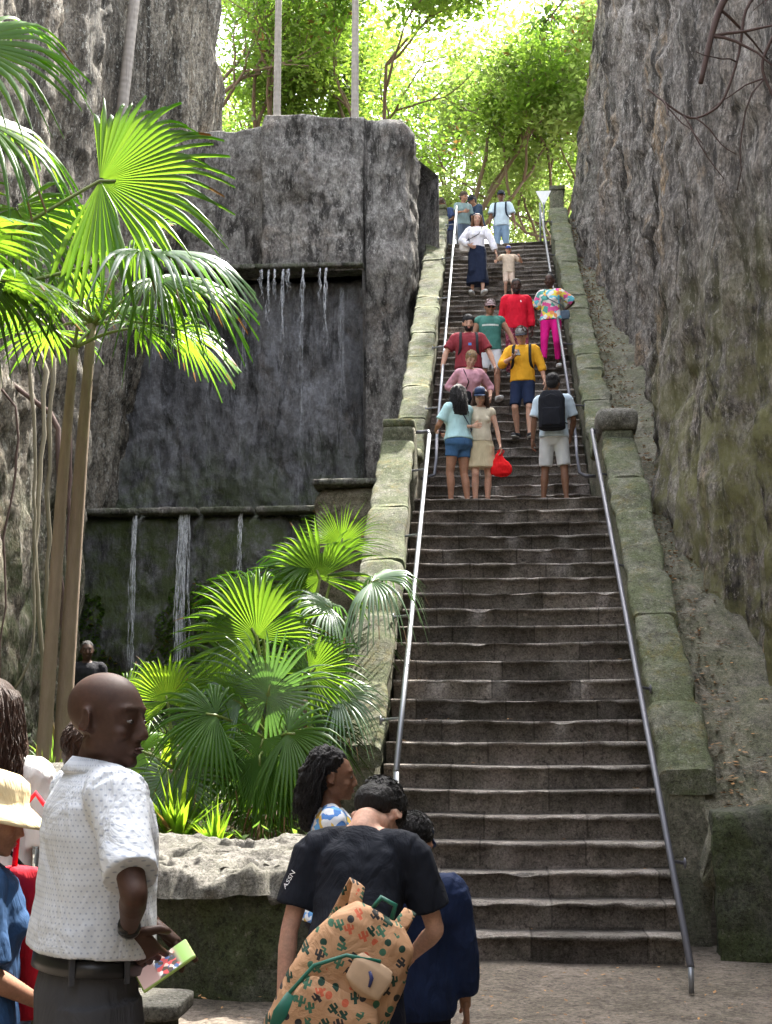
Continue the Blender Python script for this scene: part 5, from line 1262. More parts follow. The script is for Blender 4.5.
def tr(y):
    if y < 17.29: return 4.37
    return min(Z0, 4.37+.19*int((y-17.03)/.264+1e-6))
def backpack_on(K, label, mat, w=.30, d=.15, z0=1.0, z1=1.44, front_straps=True, strapmat=None, tail=None):
    root = K['root']; U = K['U']; b = empty('backpack', root.location, root.rotation_euler[2], K['s']); tag(b, label, 'backpack')
    yb = K['tsec'](1.2)[1]+.02
    m = MB(); secs = []
    for t in (0, .04, .2, .5, .8, .95, 1):
        z = z0+(z1-z0)*t; k = 1-.35*max(0, t-.85)/.15-.25*max(0, .04-t)/.04
        secs.append((U((0,yb+d*.5,z)), w/2*k, d/2*k*(1.05-.2*t)))
    m.loft(secs, ref=K['tw'], n=28, pw=3.4); o = baked(m, 'pack', mat, b, .01, 2, .01, .08)
    m = MB(); secs = [(U((0,yb+d*.98,z0+.04+(z1-z0)*.45*t)), w*.38*(1-.1*t), .035*(1-.3*abs(t-.5))) for t in (0, .05, .5, .95, 1)]
    m.loft(secs, ref=K['tw'], n=24, pw=4); baked(m, 'front_pocket', mat, b, .01, 1, .004, .05)
    m = MB(); m.tube([U((-w*.36,yb+d*.8,z1-.1)), U((0,yb+d*1.0,z1-.06)), U((w*.36,yb+d*.8,z1-.1))], .004, 6); m.build('zip', M_SHOE_D, b)
    m = MB(); m.tube([U((-.03,yb+.05,z1-.01)), U((0,yb+.05,z1+.03)), U((.03,yb+.05,z1-.01))], .007, 6); m.build('grab_handle', strapmat or mat, b)
    straps(K, b, strapmat or mat, z1, z0, yb)
    return b
def straps(K, b, mat, z1=1.42, z0=1.05, yb=.12, only=None):
    U = K['U']; f = K['tsec'](1.25)[1]+.028; bk = K['tsec'](1.35)[1]+.02; B = K['B']
    for q in (-1, 1):
        if only and q != only: continue
        m = MB(); P = [(q*.09,bk+.02,1.38), (q*.105,bk*.6,1.455), (q*.115,.01,1.487), (q*.12,-f*.55,1.45), (q*.125,-f*.92,1.38), (q*.125,-f-.012,1.28), (q*.13,-f-.006,1.18), (q*.15,-f*.6,1.1), (q*.165*B,.02,1.08), (q*.13,bk,1.08)]
        m.loft([(U(p), .021, .006) for p in P], ref=(1,0,0), n=10, pw=3); m.build('strap', mat, b)
# ------------------------------------------------------------------ patterned fabrics
def dotted_mat():
    t = NT('dotted_white_cotton'); P = t.map(); s = t.sep(P)
    # cylinder-like layout of small printed dots in the shirt's own space
    ang = t.math('MULTIPLY', t.math('ARCTAN2', s[0], t.math('ADD', s[1], .001)), .16)
    k = 1/.0125
    u = t.math('MULTIPLY', ang, k); v = t.math('MULTIPLY', s[2], k)
    row = t.math('FLOOR', v); off = t.math('MULTIPLY', t.math('MODULO', t.math('ABSOLUTE', row), 2), .5)
    fu = t.math('SUBTRACT', t.math('FRACT', t.math('ADD', u, off)), .5); fv = t.math('SUBTRACT', t.math('FRACT', v), .5)
    d = t.math('SQRT', t.math('ADD', t.math('MULTIPLY', fu, fu), t.math('MULTIPLY', fv, fv)))
    mask = t.ramp(d, [(.14, 1.), (.22, 0.)])
    n = t.noise(P, 6, 3); base = t.mix(n, (.56,.59,.63), (.66,.69,.73))
    c = t.mix(t.math('MULTIPLY', mask, .6), base, (.22,.27,.38))
    b = t.bump(t.noise(t.map((1,1,.5), rot=(.3,.2,.4)), 8, 4, .55, 1.2), .8, .035)
    return t.fin(c, .8, b, .2)
def floral_mat(name, cols, scale=14):
    t = NT(name); P = t.map(); n = t.n.new('ShaderNodeMapping'); 
    w = t.new('ShaderNodeVectorMath'); w.operation = 'ADD'; t.l.new(P, w.inputs[0])
    nn = t.n.new('ShaderNodeTexNoise'); t.l.new(P, nn.inputs['Vector']); nn.inputs['Scale'].default_value = 9
    sc_ = t.new('ShaderNodeVectorMath'); sc_.operation = 'SCALE'; t.l.new(nn.outputs['Color'], sc_.inputs[0]); sc_.inputs['Scale'].default_value = .12
    t.l.new(sc_.outputs[0], w.inputs[1])
    v = t.n.new('ShaderNodeTexVoronoi'); t.l.new(w.outputs[0], v.inputs['Vector']); v.inputs['Scale'].default_value = scale
    f = t.sep(v.outputs['Color'])[0]
    c = t.ramp(f, [(i/len(cols), q) for i, q in enumerate(cols)], 'CONSTANT')
    return t.fin(c, .75, t.bump(t.noise(P, 9, 3, .5, .9), .4, .03), .2)
M_FLORAL = floral_mat('multicolour_print', [(.75,.7,.65), (.8,.3,.1), (.15,.5,.6), (.8,.65,.1), (.7,.1,.3), (.75,.75,.72), (.1,.35,.3)])
M_FLORB = floral_mat('blue_white_yellow_print', [(.75,.77,.8), (.1,.25,.6), (.78,.78,.8), (.75,.5,.1), (.15,.4,.75)], 22)
M_PLAID = floral_mat('dark_red_print', [(.16,.02,.04), (.3,.05,.09), (.1,.02,.03), (.35,.12,.14)], 26)
# ------------------------------------------------------------------ people on the stairs
def P_(x, y, lab, **k): return person(lab, (x, y, tr(y)), group='visitors on the stairs', **k)
rt = .19
# A : woman in pale blue t-shirt and denim shorts, seen from behind left
rA, KA = P_(-.46, 16.3, 'black haired woman in a pale aqua t-shirt and denim shorts at the landing', yaw=R(218), h=1.6, skin='tan', fem=True, build=1.15,
    hair='long', haircol='black', head=(R(-25),R(12),0), hands=[(-.12,-.33,1.12), (.16,-.30,1.15)], elbows=[(-.7,.4,-.8), (.7,.4,-.8)],
    top=dict(mat=C_((.45,.68,.70)), e=.02, lo=.035, hem=.95, sleeve=.75, se=.03), bottom=dict(mat=C_((.06,.14,.28), var=.3), len=.45, kind='shorts', e=.026), shoes=None, feet=[(-.1,.04,0),(.12,-.05,0)])
# B : woman in beige dress and dark blue cap, facing the viewer
rB, KB = P_(-.17, 16.45, 'woman in cream top, beige skirt and dark blue cap on the landing', yaw=R(12), h=1.6, skin='fair', fem=True, build=.92,
    hair='long', haircol='brown', head=(R(-15),R(22),0), hands=[(-.16,-.3,1.12), (.27,-.10,.82)], elbows=[(-.6,.5,-.6), (.6,.6,-.3)], extras=(('cap', (.02,.035,.08), (.015,.03,.07)),),
    top=dict(mat=C_((.62,.55,.42)), e=.01, hem=.97, sleeve=.2, se=.01), bottom=dict(kind='skirt', mat=C_((.55,.46,.30)), hem=.58, flare=.06, waist=1.04), feet=[(-.09,-.04,0),(.1,.04,0)])
# C : man with black backpack, back to the viewer
rC, KC = P_(.76, 16.35, 'man in pale blue shirt and light grey shorts on the landing, seen from behind', yaw=R(172), h=1.73, skin='brown', hair='short', haircol='black',
    top=dict(mat=C_((.5,.6,.68)), e=.02, lo=.035, hem=.90, sleeve=.8, se=.025), bottom=dict(mat=C_((.55,.56,.56)), len=.88, kind='shorts', e=.022, w=.035), feet=[(-.15,.03,0),(.15,-.03,0)],
    hands=[(-.2,-.26,.98), (.29,-.02,.80)], head=(R(-8),R(8),0))
backpack_on(KC, 'large black backpack worn by the man with light grey shorts', C_((.012,.013,.018)), w=.34, d=.2, z0=.96, z1=1.47)
# D : woman in pink
rD, KD = P_(-.37, 18.75, 'woman in a dusty pink top, sunglasses on her head, behind the pair on the landing', yaw=R(8), h=1.63, skin='fair', fem=True, build=1.12,
    hair='short', haircol='blond', head=(R(6),R(12),R(6)), extras=('sunglasses_up',), lean=R(14), hands=[(-.2,-.22,1.0), (.32,-.22,.93)],
    top=dict(mat=C_((.58,.30,.36)), e=.02, lo=.03, hem=.88, sleeve=1.4, se=.018), bottom=dict(mat=C_((.03,.03,.04)), len=1.9), shoes=M_SHOE_D, feet=[(-.1,0,0),(.1,-.26,-rt)], pelv=(0,-.08,.86))
# E : man in maroon
rE, KE = P_(-.39, 19.85, 'bearded man in a maroon t-shirt with backpack straps, walking down by the left handrail', yaw=R(4), h=1.8, skin='fair', hair='short', haircol='black', build=1.15, extras=('beard',),
    head=(R(2),R(14),0), top=dict(mat=C_((.24,.035,.045)), e=.02, lo=.035, hem=.9, sleeve=.8, se=.025), bottom=dict(mat=C_((.42,.4,.36)), len=.9, kind='shorts', e=.02, w=.03), shoes=M_SHOE_W,
    feet=[(-.1,.0,0),(.1,-.27,-rt)], pelv=(0,-.08,.86), hands=[(-.40,-.14,.86), (.40,-.18,.84)], elbows=[(-.9,.4,-.3), (.9,.4,-.3)])
b = empty('backpack', rE.location, rE.rotation_euler[2], KE['s']); tag(b, 'dark backpack worn by the bearded man in maroon, only its straps showing', 'backpack'); straps(KE, b, C_((.03,.03,.035)))
m = MB(); m.loft([(KE['U']((0,.2,z)), .14, .07) for z in (1.05,1.1,1.35,1.42)], n=20, pw=3.5); m.build('pack', C_((.03,.03,.035)), b)
# F : boy in mustard sweatshirt
rF, KF = P_(.45, 19.2, 'young man in a mustard yellow sweatshirt and navy shorts looking at his phone', yaw=R(-6), h=1.76, skin='fair', hair='short', haircol='brown', extras=(('cap', (.30,.29,.28), (.05,.05,.06)),),
    head=(R(-5),R(26),0), top=dict(mat=C_((.72,.36,.025)), e=.025, lo=.03, hem=.9, sleeve=1.35, se=.024, name='sweatshirt'), bottom=dict(mat=C_((.015,.025,.06)), len=.92, kind='shorts', e=.02, w=.03), shoes=M_SHOE_D,
    feet=[(-.1,.0,0),(.1,-.27,-rt)], pelv=(0,-.1,.86), hands=[(-.12,-.34,1.16), (.33,-.12,.82)], elbows=[(-.8,.3,-.7), (.8,.5,-.3)], fingers=[dict(palm=(.3,-.5,.8), curl=.6), {}])
b = empty('backpack', rF.location, rF.rotation_euler[2], KF['s']); tag(b, 'black backpack worn by the young man in mustard, straps over his shoulders', 'backpack'); straps(KF, b, C_((.02,.02,.02)))
m = MB(); m.loft([(KF['U']((0,.2,z)), .13, .07) for z in (1.05,1.1,1.35,1.42)], n=20, pw=3.5); m.build('pack', C_((.02,.02,.02)), b)
# G : green sleeveless shirt
rG, KG = P_(-.05, 20.7, 'person in a teal green sleeveless shirt with pale stripe and white shorts', yaw=R(4), h=1.76, skin='tan', hair='short', haircol='brown', extras=('glasses', ('cap', (.45,.35,.35), (.3,.2,.2))),
    head=(R(5),R(18),0), top=dict(mat=C_((.06,.19,.155)), e=.02, lo=.03, hem=.88, sleeve=0), bottom=dict(mat=C_((.6,.6,.6)), len=.9, kind='shorts', e=.02, w=.03), shoes=M_SHOE_W,
    feet=[(-.1,.0,0),(.1,-.27,-rt)], pelv=(0,-.08,.86), hands=[(-.3,-.1,.8), (.42,-.15,.82)], elbows=[(-.8,.4,-.3), (.9,.2,-.3)])
# H : red shirt
rH, KH = P_(.40, 21.45, 'man in a bright red long sleeved shirt and dark patterned trousers behind the mustard sweatshirt', yaw=R(5), h=1.78, skin='dark', hair='buzz', haircol='black', extras=('beard',),
    head=(0,R(14),0), top=dict(mat=C_((.62,.01,.03)), e=.022, lo=.035, hem=.86, sleeve=1.8, se=.02, collar=True), bottom=dict(mat=M_PLAID, len=1.9, e=.02, w=.025), shoes=M_SHOE_D,
    feet=[(-.1,.0,0),(.1,-.27,-rt)], pelv=(0,-.08,.87))
# I : magenta trousers
rI, KI = P_(1.0, 21.6, 'woman in hot pink trousers and a multicoloured blouse, hand on hip by the right handrail', yaw=R(-10), h=1.72, skin='dark', fem=True, hair='bun', haircol='black', build=1.05,
    head=(R(-12),R(8),0), top=dict(mat=M_FLORAL, e=.022, lo=.03, hem=.90, sleeve=.95, se=.035, name='blouse'), bottom=dict(mat=C_((.62,.01,.20)), len=1.75, e=.008, w=.006), shoes=M_SHOE_W,
    feet=[(-.12,-.27,-rt),(.1,.0,0)], pelv=(0,-.06,.87), hands=[(-.25,-.12,.86), (.21,.0,1.02)], elbows=[(-.7,.5,-.3), (1.0,.45,-.1)])
# J : white blouse, long dark skirt
rJ, KJ = P_(-.29, 24.95, 'woman in a white blouse and long dark skirt holding a child by the hand', yaw=R(4), h=1.72, skin='fair', fem=True, hair='long', haircol='auburn',
    head=(R(4),R(6),0), extras=('sunglasses_up',), top=dict(mat=C_((.78,.76,.80)), e=.022, lo=.01, hem=1.0, sleeve=1.85, se=.035, name='blouse'), bottom=dict(kind='skirt', mat=C_((.012,.018,.04)), hem=.22, flare=.05, waist=1.08), shoes=M_SHOE_W,
    feet=[(-.1,.0,0),(.1,-.2,-rt)], pelv=(0,-.06,.88), hands=[(-.16,-.2,.98), (.40,-.12,.80)], elbows=[(-.9,.3,-.4), (.9,.4,-.3)])
# K : child
rK, KK = P_(.33, 25.2, 'small child in a beige outfit and blue cap walking down the stairs', yaw=R(8), h=1.14, skin='fair', hair='short', haircol='blond', extras=(('cap', (.03,.09,.35), (.03,.08,.32)),),
    head=(R(-6),R(12),0), top=dict(mat=C_((.62,.50,.38)), e=.03, lo=.035, hem=.85, sleeve=.6, se=.03), bottom=dict(mat=C_((.62,.48,.38)), len=.95, kind='shorts', e=.025, w=.03), shoes=M_SHOE_W,
    feet=[(-.1,.0,0),(.1,-.25,-rt*1.5)], pelv=(0,-.06,.84), hands=[(-.42,-.1,1.12), (.33,-.22,1.25)], elbows=[(-.8,.4,-.5), (.9,.2,-.6)])
# L : man at the top
rL, KL = P_(.24, 29.5, 'man in a pale shirt, jeans and dark cap at the top of the stairs', yaw=R(-8), h=1.8, skin='brown', hair='short', extras=(('cap', (.04,.05,.07), (.03,.04,.06)),),
    head=(R(10),R(10),0), top=dict(mat=C_((.55,.66,.74)), e=.022, lo=.035, hem=.88, sleeve=.85, se=.03), bottom=dict(mat=C_((.22,.32,.44)), len=1.9, e=.015), shoes=M_SHOE_W, hands=[(-.25,-.2,.9), (.34,-.08,.8)])
b = empty('backpack', rL.location, rL.rotation_euler[2], KL['s']); tag(b, 'dark backpack on the man in the pale shirt at the top of the stairs', 'backpack'); straps(KL, b, C_((.02,.03,.05)))
m = MB(); m.loft([(KL['U']((0,.2,z)), .13, .07) for z in (1.05,1.1,1.35,1.42)], n=20, pw=3.5); m.build('pack', C_((.02,.03,.05)), b)
P_(-.30, 29.7, 'person in a dark jacket and dark cap at the top of the stairs', yaw=R(-60), h=1.78, skin='tan', hair='short', extras=(('cap', (.03,.04,.06), (.03,.04,.06)),), lean=R(12), head=(0,R(20),0),
    top=dict(mat=C_((.03,.05,.09)), e=.03, lo=.04, hem=.86, sleeve=1.8, se=.03, name='jacket'), bottom=dict(mat=C_((.08,.1,.14)), len=1.9), shoes=M_SHOE_D, hands=[(-.1,-.38,1.2), (.12,-.38,1.15)])
P_(-.66, 29.3, 'person in a grey green top at the top of the stairs beside the left handrail', yaw=R(20), h=1.72, skin='tan', fem=True, hair='short', haircol='brown', head=(R(20),R(15),0),
    top=dict(mat=C_((.2,.27,.27)), e=.02, lo=.03, hem=.9, sleeve=.8, se=.02), bottom=dict(mat=C_((.1,.13,.18)), len=1.9), shoes=M_SHOE_D, hands=[(-.1,-.34,1.12), (.25,-.1,.82)])
P_(-1.0, 29.6, 'person in navy leaning over the pale pier at the top of the stairs', yaw=R(-35), h=1.68, skin='brown', hair='short', haircol='brown', lean=R(24), head=(0,R(20),0),
    top=dict(mat=C_((.04,.06,.14)), e=.022, lo=.03, hem=.88, sleeve=.8, se=.02), bottom=dict(mat=C_((.06,.06,.08)), len=1.9), shoes=M_SHOE_D, hands=[(-.15,-.42,1.02), (.2,-.4,1.0)])
# ---- things carried on the stairs
def attach(name, label, cat, K, root): return None
def sling(K, root, label, col, shoulder, bagpos, size, name='sling_bag', back=True, strapcol=None):
    U = K['U']; o = empty(name, root.location, root.rotation_euler[2], K['s']); tag(o, label, 'bag')
    f = K['tsec'](1.25)[1]+.03; q = shoulder; bp = Vector(bagpos)
    m = MB(); m.loft([(p, sx, sy) for p, sx, sy in ((bp+Vector((0,0,size[2]/2)), size[0]*.42, size[1]*.35), (bp+Vector((0,0,size[2]*.4)), size[0]*.5, size[1]*.5), (bp-Vector((0,0,size[2]*.2)), size[0]*.55, size[1]*.55), (bp-Vector((0,0,size[2]/2)), size[0]*.45, size[1]*.4))], n=22, pw=3)
    baked(m, 'pouch', C_(col), o, .009, 2, .012, .06)
    m = MB(); P = [bp+Vector((0,0,size[2]*.45)), U((bp.x*.8-q*.02, f*(-1), 1.12)), U((q*.03,-f-.01,1.27)), U((q*.09,-f*.7,1.42)), U((q*.105,.01,1.485)), U((q*.08,f*.8,1.4)), U((0,f+.0,1.27)), U((bp.x*.7,f*.9,1.1)), bp+Vector((0,.02,size[2]*.45))]
    m.tube(P, .008, 6); m.build('strap', C_(strapcol or col), o); return o
sling(KA, rA, 'dark blue sling bag on the hip of the woman in denim shorts', (.02,.045,.10), 1, (-.2,-.05,.95), (.2,.09,.17))
sling(KI, rI, 'small slate blue bag on the hip of the woman in hot pink trousers', (.08,.11,.15), -1, (.25,-.08,.93), (.16,.06,.16))
sling(KJ, rJ, 'round white shoulder bag of the woman in the long dark skirt', (.6,.55,.5), 1, (-.26,-.08,.98), (.2,.1,.2), strapcol=(.03,.03,.03))
sling(KD, rD, 'black bag in front of the woman in the dusty pink top', (.01,.01,.012), -1, (-.12,-.28,.90), (.26,.12,.2))
def hand_world(K, i, d=.09): 
    W = Matrix.Translation(K['root'].location) @ Matrix.Rotation(K['root'].rotation_euler[2], 4, 'Z') @ Matrix.Scale(K['s'], 4); f = (K['WR'][i]-K['EL'][i]).normalized(); return W @ (K['WR'][i]+f*d)
hp = hand_world(KB, 1, .07)
o = empty('red_bag', (hp.x, hp.y, hp.z-.34)); tag(o, 'bright red cloth bag hanging from the hand of the woman in beige', 'bag')
m = MB(); m.loft([((0,0,0), .06, .03), ((0,0,.03), .13, .06), ((0,0,.12), .14, .07), ((-.02,0,.2), .09, .05), ((-.03,0,.27), .05, .03), ((0,0,.34), .02, .02)], n=24)
baked(m, 'pouch', C_((.75,.012,.015)), o, .01, 2, .03, .07)
m = MB(); m.tube([(-.03,0,.26), (-.05,0,.33), (0,0,.36), (.04,0,.33), (0,0,.26)], .006, 6); m.build('handle', C_((.75,.012,.015)), o)
def phone(loc, rot, label, case=(.02,.02,.02), scr=None, name='phone'):
    o = empty(name, loc); o.rotation_euler = rot; tag(o, label, 'phone')
    m = MB(); m.box((0,0,0), (.074,.155,.009)); m.build('case', plain_mat('phone_case', case, .35), o, smooth=False, bevel=.004)
    m = MB(); m.box((0,0,.0056), (.067,.146,.0006)); m.build('screen', scr or plain_mat('dark_screen', (.01,.01,.012), .5), o, smooth=False); return o
hp = hand_world(KF, 0, .07); phone((hp.x+.02, hp.y-.02, hp.z+.03), (R(50), 0, R(10)), 'black phone in the hand of the young man in mustard')
# pale chest stripe of the green shirt
def torso_band(K, z0, z1, mat, name, parent, a0=-1.0, a1=1.0, off=.004):
    vs = []; fs = []; n = 26; o = K['top']
    t = BVHTree.FromPolygons([v.co.copy() for v in o.data.vertices], [tuple(p.vertices) for p in o.data.polygons])
    for j in range(n+1):
        a = a0+(a1-a0)*j/n
        for z in (z0, z1):
            c = K['U']((0,0,z)); d = Vector((math.sin(a), -math.cos(a), 0)); hit = t.ray_cast(c+d*.6, -d)
            vs.append((hit[0]+d*off) if hit[0] is not None else c+d*.16)
    for j in range(n): fs.append((j*2, j*2+2, j*2+3, j*2+1))
    m = MB(); m.add(vs, fs); return m.build(name, mat, parent)
torso_band(KG, 1.27, 1.30, C_((.55,.6,.55)), 'chest_stripe', rG, -.9, .9)
torso_band(KE, 1.235, 1.275, C_((.1,.25,.6)), 'chest_print', rE, -.05, .25)
torso_band(KH, 1.31, 1.345, C_((.8,.8,.8)), 'chest_badge', rH, .38, .48)

# ------------------------------------------------------------------ foreground people
FG = 'onlookers at the foot of the stairs'
man, KM = person('bald man in a white short-sleeved shirt with small blue dots, holding a phone', (-1.085, 3.5, 0), R(122), 1.88, skin='dark', hair='bald', build=.98, neck=.045, hs=1.02, armk=.84, group=FG, vox=.006,
    head=(R(-48),R(4),0), lean=R(2), hk=0,
    whands=[(-.945,3.37,1.18), (-.935,3.54,1.18)], elbows=[(-1,.15,-.25), (.6,1.0,-.6)],
    fingers=[dict(dir=(.45,.5,-.75), palm=(-.3,.6,.5), curl=.35), dict(dir=(.8,-.05,-.55), palm=(.1,-.2,-1), curl=.35, point=1)],
    top=dict(mat=dotted_mat(), e=.026, lo=.05, hem=1.035, sleeve=.82, se=.02, collar=True, fold=.012, neck=1.47), 
    bottom=dict(mat=C_((.055,.056,.062)), len=1.92, e=.018, w=.03, wl=.03, waist=1.045), shoes=M_SHOE_D)
m = MB(); rx, ry, yy = KM['tsec'](1.0)
def belt_at(z, g): a, b, c = KM['tsec'](z); return (KM['U']((0,c,z)), a+g, b+g)
m = MB(); m.loft([belt_at(.992, .028), belt_at(.994, .034), belt_at(1.028, .034), belt_at(1.03, .028)], ref=KM['tw'], n=40); m.build('belt', plain_mat('black_leather', (.008,.008,.009), .35), man)
for q in (-1, 1):
    for a in (.35, 1.25, 2.2):
        bm_ = MB(); c = KM['U']((math.sin(a)*q*(rx+.035), -math.cos(a)*(ry+.035)+yy, 1.01)); bm_.box(c, (.012,.012,.06)); bm_.build('belt_loop', C_((.055,.056,.062)), man, smooth=False)
m = MB(); 
for i, col in ((0, 1), (1, 1)):
    w = KM['WR'][i]; f = (w-KM['EL'][i]).normalized(); m = MB()
    m.loft([(w-f*.040, .025, .023), (w-f*.038, .0285, .0265), (w-f*.022, .0285, .0265), (w-f*.02, .025, .023)], n=22); 
    if i == 0: m.loft([(w-f*.052+Vector((-.010,.012,.0)), .017, .017), (w-f*.014+Vector((-.010,.012,.0)), .017, .017)], n=18)
    m.build('watch' if i == 0 else 'wristband', plain_mat('black_rubber', (.01,.01,.01), .3), man)
# phone with a lit picture of the steps
def screen_mat():
    t = NT('lit_phone_screen'); P = t.map()
    v = t.n.new('ShaderNodeTexVoronoi'); t.l.new(P, v.inputs['Vector']); v.inputs['Scale'].default_value = 90
    s = t.sep(v.outputs['Color']); y = t.sep(P)[1]
    people = t.ramp(s[0], [(0, (.1,.08,.07)), (.25, (.5,.1,.1)), (.4, (.1,.15,.3)), (.6, (.6,.45,.4)), (.8, (.08,.08,.08)), (.9, (.6,.6,.6))], 'CONSTANT')
    band = t.ramp(t.math('ADD', t.math('MULTIPLY', y, 6.), .5), [(0, (.34,.24,.22)), (.33, (.30,.2,.19)), (.4, (.2,.15,.12)), (.7, (.3,.25,.2)), (.78, (.25,.4,.12)), (1, (.4,.55,.25))])
    msk = t.ramp(t.math('ADD', t.math('MULTIPLY', y, 6.), .5), [(.34, 0.), (.38, 1.), (.68, 1.), (.74, 0.)])
    c = t.mix(msk, band, people)
    return t.fin(c, .12, None, .5, Emission_Color=c, Emission_Strength=.12)
phone((-.862, 3.43, 1.085), (R(38), R(28), R(-52)), 'phone with lime green edge and lit picture held by the bald man', (.35,.5,.12), screen_mat())

hatw, KW = person('woman in a cream sun hat and navy blue polo shirt at the lower left', (-1.575, 3.95, 0), R(118), 1.53, skin='tan', fem=True, build=1.15, group=FG, vox=.008, hair='short', haircol='black', head=(R(-10),R(14),0),
    extras=(('straw', (lambda: cloth_mat('cream_straw', (.62,.50,.30), .1))()),), top=dict(mat=C_((.03,.075,.17)), e=.024, lo=.04, hem=.94, sleeve=.9, se=.03, collar=True, name='polo_shirt'), bottom=dict(mat=C_((.045,.035,.032)), len=1.9, e=.02), shoes=M_SHOE_D,
    hands=[(-.12,-.22,1.0), (.26,-.12,.86)], elbows=[(-.5,.9,-.5), (.6,.6,-.3)])
o = empty('red_tote_bag', (-1.47, 4.12, .80)); tag(o, 'red tote bag squeezed between the woman in the sun hat and the bald man', 'bag')
m = MB(); m.loft([((0,0,0), .10, .05), ((0,0,.05), .12, .06), ((0,0,.42), .115, .05), ((0,0,.45), .11, .03)], n=24, pw=3); baked(m, 'pouch', C_((.5,.015,.03)), o, .01, 2, .02, .1)
m = MB(); m.tube([(-.06,0,.43), (-.05,0,.62), (0,0,.68), (.05,0,.62), (.06,0,.43)], .009, 8); m.build('handle', C_((.5,.015,.03)), o)
ws, KS = person('woman with long wavy dark hair in a white t-shirt at the far left', (-1.97, 5.0, 0), R(190), 1.86, skin='tan', fem=True, build=1.05, group=FG, vox=.009, hair='long', haircol='brown', head=(R(10),0,0),
    top=dict(mat=C_((.78,.78,.76)), e=.022, lo=.035, hem=.9, sleeve=.85, se=.035), bottom=dict(mat=C_((.1,.13,.2)), len=1.9), shoes=M_SHOE_W)
sling(KS, ws, 'small black bag slung across the woman in the white t-shirt', (.012,.012,.014), 1, (-.22,-.05,.95), (.2,.08,.15))
person('visitor in a grey cap mostly hidden behind the collar of the bald man', (-1.58, 5.05, 0), R(150), 1.70, skin='tan', group=FG, vox=.01, hair='short', haircol='brown', extras=(('cap', (.16,.18,.2), (.16,.18,.2)),),
    top=dict(mat=C_((.16,.18,.2)), e=.022, lo=.035, hem=.9, sleeve=.8), bottom=dict(mat=C_((.05,.05,.06)), len=1.9), shoes=M_SHOE_D)
person('man dressed in black standing in the shade behind the twin palm trunks', (-4.93, 15.4, 1.05), R(20), 1.6, skin='dark', group=FG, hair='buzz', top=dict(mat=C_((.012,.012,.016)), e=.03, lo=.04, hem=.88, sleeve=1.7, name='jacket'), bottom=dict(mat=C_((.015,.015,.018)), len=1.9), shoes=M_SHOE_D)
cw_, KQ = person('woman with curly black hair and a blue white floral top looking to the right', (-.78, 6.2, 0), R(102), 1.56, skin='brown', fem=True, group=FG, vox=.008, hair='curly', haircol='black', head=(R(-6),R(4),0),
    top=dict(mat=M_FLORB, e=.016, lo=.03, hem=.9, sleeve=.35, se=.02, name='floral_top'), bottom=dict(mat=C_((.02,.02,.03)), len=1.9), shoes=M_SHOE_D)
m = MB(); m.ell((.058,.012,.0), .01); 
bt, KT = person('person in a black t-shirt with white print, head bowed, at the foot of the stairs', (-.47, 4.25, 0), R(172), 1.63, skin='fair', group=FG, vox=.007, hair='short', haircol='black', build=.84, lean=R(20), head=(R(-10),R(58),0),
    top=dict(mat=C_((.010,.012,.018), var=.3), e=.02, lo=.045, hem=.92, sleeve=.72, se=.03, fold=.016, neck=1.478), bottom=dict(mat=C_((.008,.010,.02)), len=1.9, e=.02), shoes=M_SHOE_D,
    hands=[(-.12,-.36,.98), (.27,-.08,.86)], elbows=[(-.8,.5,-.5), (.8,.5,-.3)])
M_PRINT = plain_mat('white_print', (.75,.75,.75), .6)
def print_on(K, o, txt, size, pos, dirn, rotz, name, roll=0, parent=None, extra=None, arc=0):
    d = Vector(dirn).normalized(); up = Vector((0,0,1)); x = d.cross(up).normalized(); z = x.cross(d)
    Rm = Matrix((x, z, -d)).transposed().to_4x4(); M = Matrix.Translation(pos) @ Rm @ Matrix.Rotation(roll, 4, 'Z')
    if txt: vs, fs = text_mesh(txt, size, M)
    else: vs = [M @ Vector(v) for v in extra[0]]; fs = extra[1]
    t = BVHTree.FromPolygons([v.co.copy() for v in o.data.vertices], [tuple(p.vertices) for p in o.data.polygons]); out = []
    for v in vs:
        h = t.ray_cast(v-d*.5, d); out.append(h[0]-d*.004 if h[0] is not None else v)
    m = MB(); m.add(out, fs); return m.build(name, M_PRINT, parent, smooth=False)
to = KT['top']
print_on(KT, to, 'NGI', .05, KT['U']((-.07,.1,.975)), (0,-1,0), 0, 'shirt_print', parent=bt)
st_v = []; st_f = []
for k in range(4):
    x = -.06+k*.026; b0 = len(st_v); st_v += [(x,0,0), (x+.014,0,0), (x+.044,.05,0), (x+.03,.05,0)]; st_f.append((b0,b0+1,b0+2,b0+3))
print_on(KT, to, None, 0, KT['U']((-.07,.1,1.03)), (0,-1,0), 0, 'shirt_print', parent=bt, extra=(st_v, st_f))
print_on(KT, to, 'ASSN', .028, (KT['SH'][1]+KT['EL'][1])/2+Vector((0,0,.035)), (-.35,-1,0), 0, 'sleeve_print', roll=R(62), parent=bt)
nv, KN_ = person('shorter person in a navy blue hooded top beside the person in the black t-shirt', (-.33, 4.95, 0), R(176), 1.36, skin='tan', group=FG, vox=.009, hair='short', haircol='black', extras=(('cap', (.02,.045,.12), (.02,.045,.12)),), head=(R(-15),R(20),0), build=1.1,
    top=dict(mat=C_((.012,.022,.06), var=.3), e=.035, lo=.05, hem=.85, sleeve=1.8, se=.035, name='hooded_top'), bottom=dict(mat=C_((.012,.012,.02)), len=1.9), shoes=M_SHOE_D)
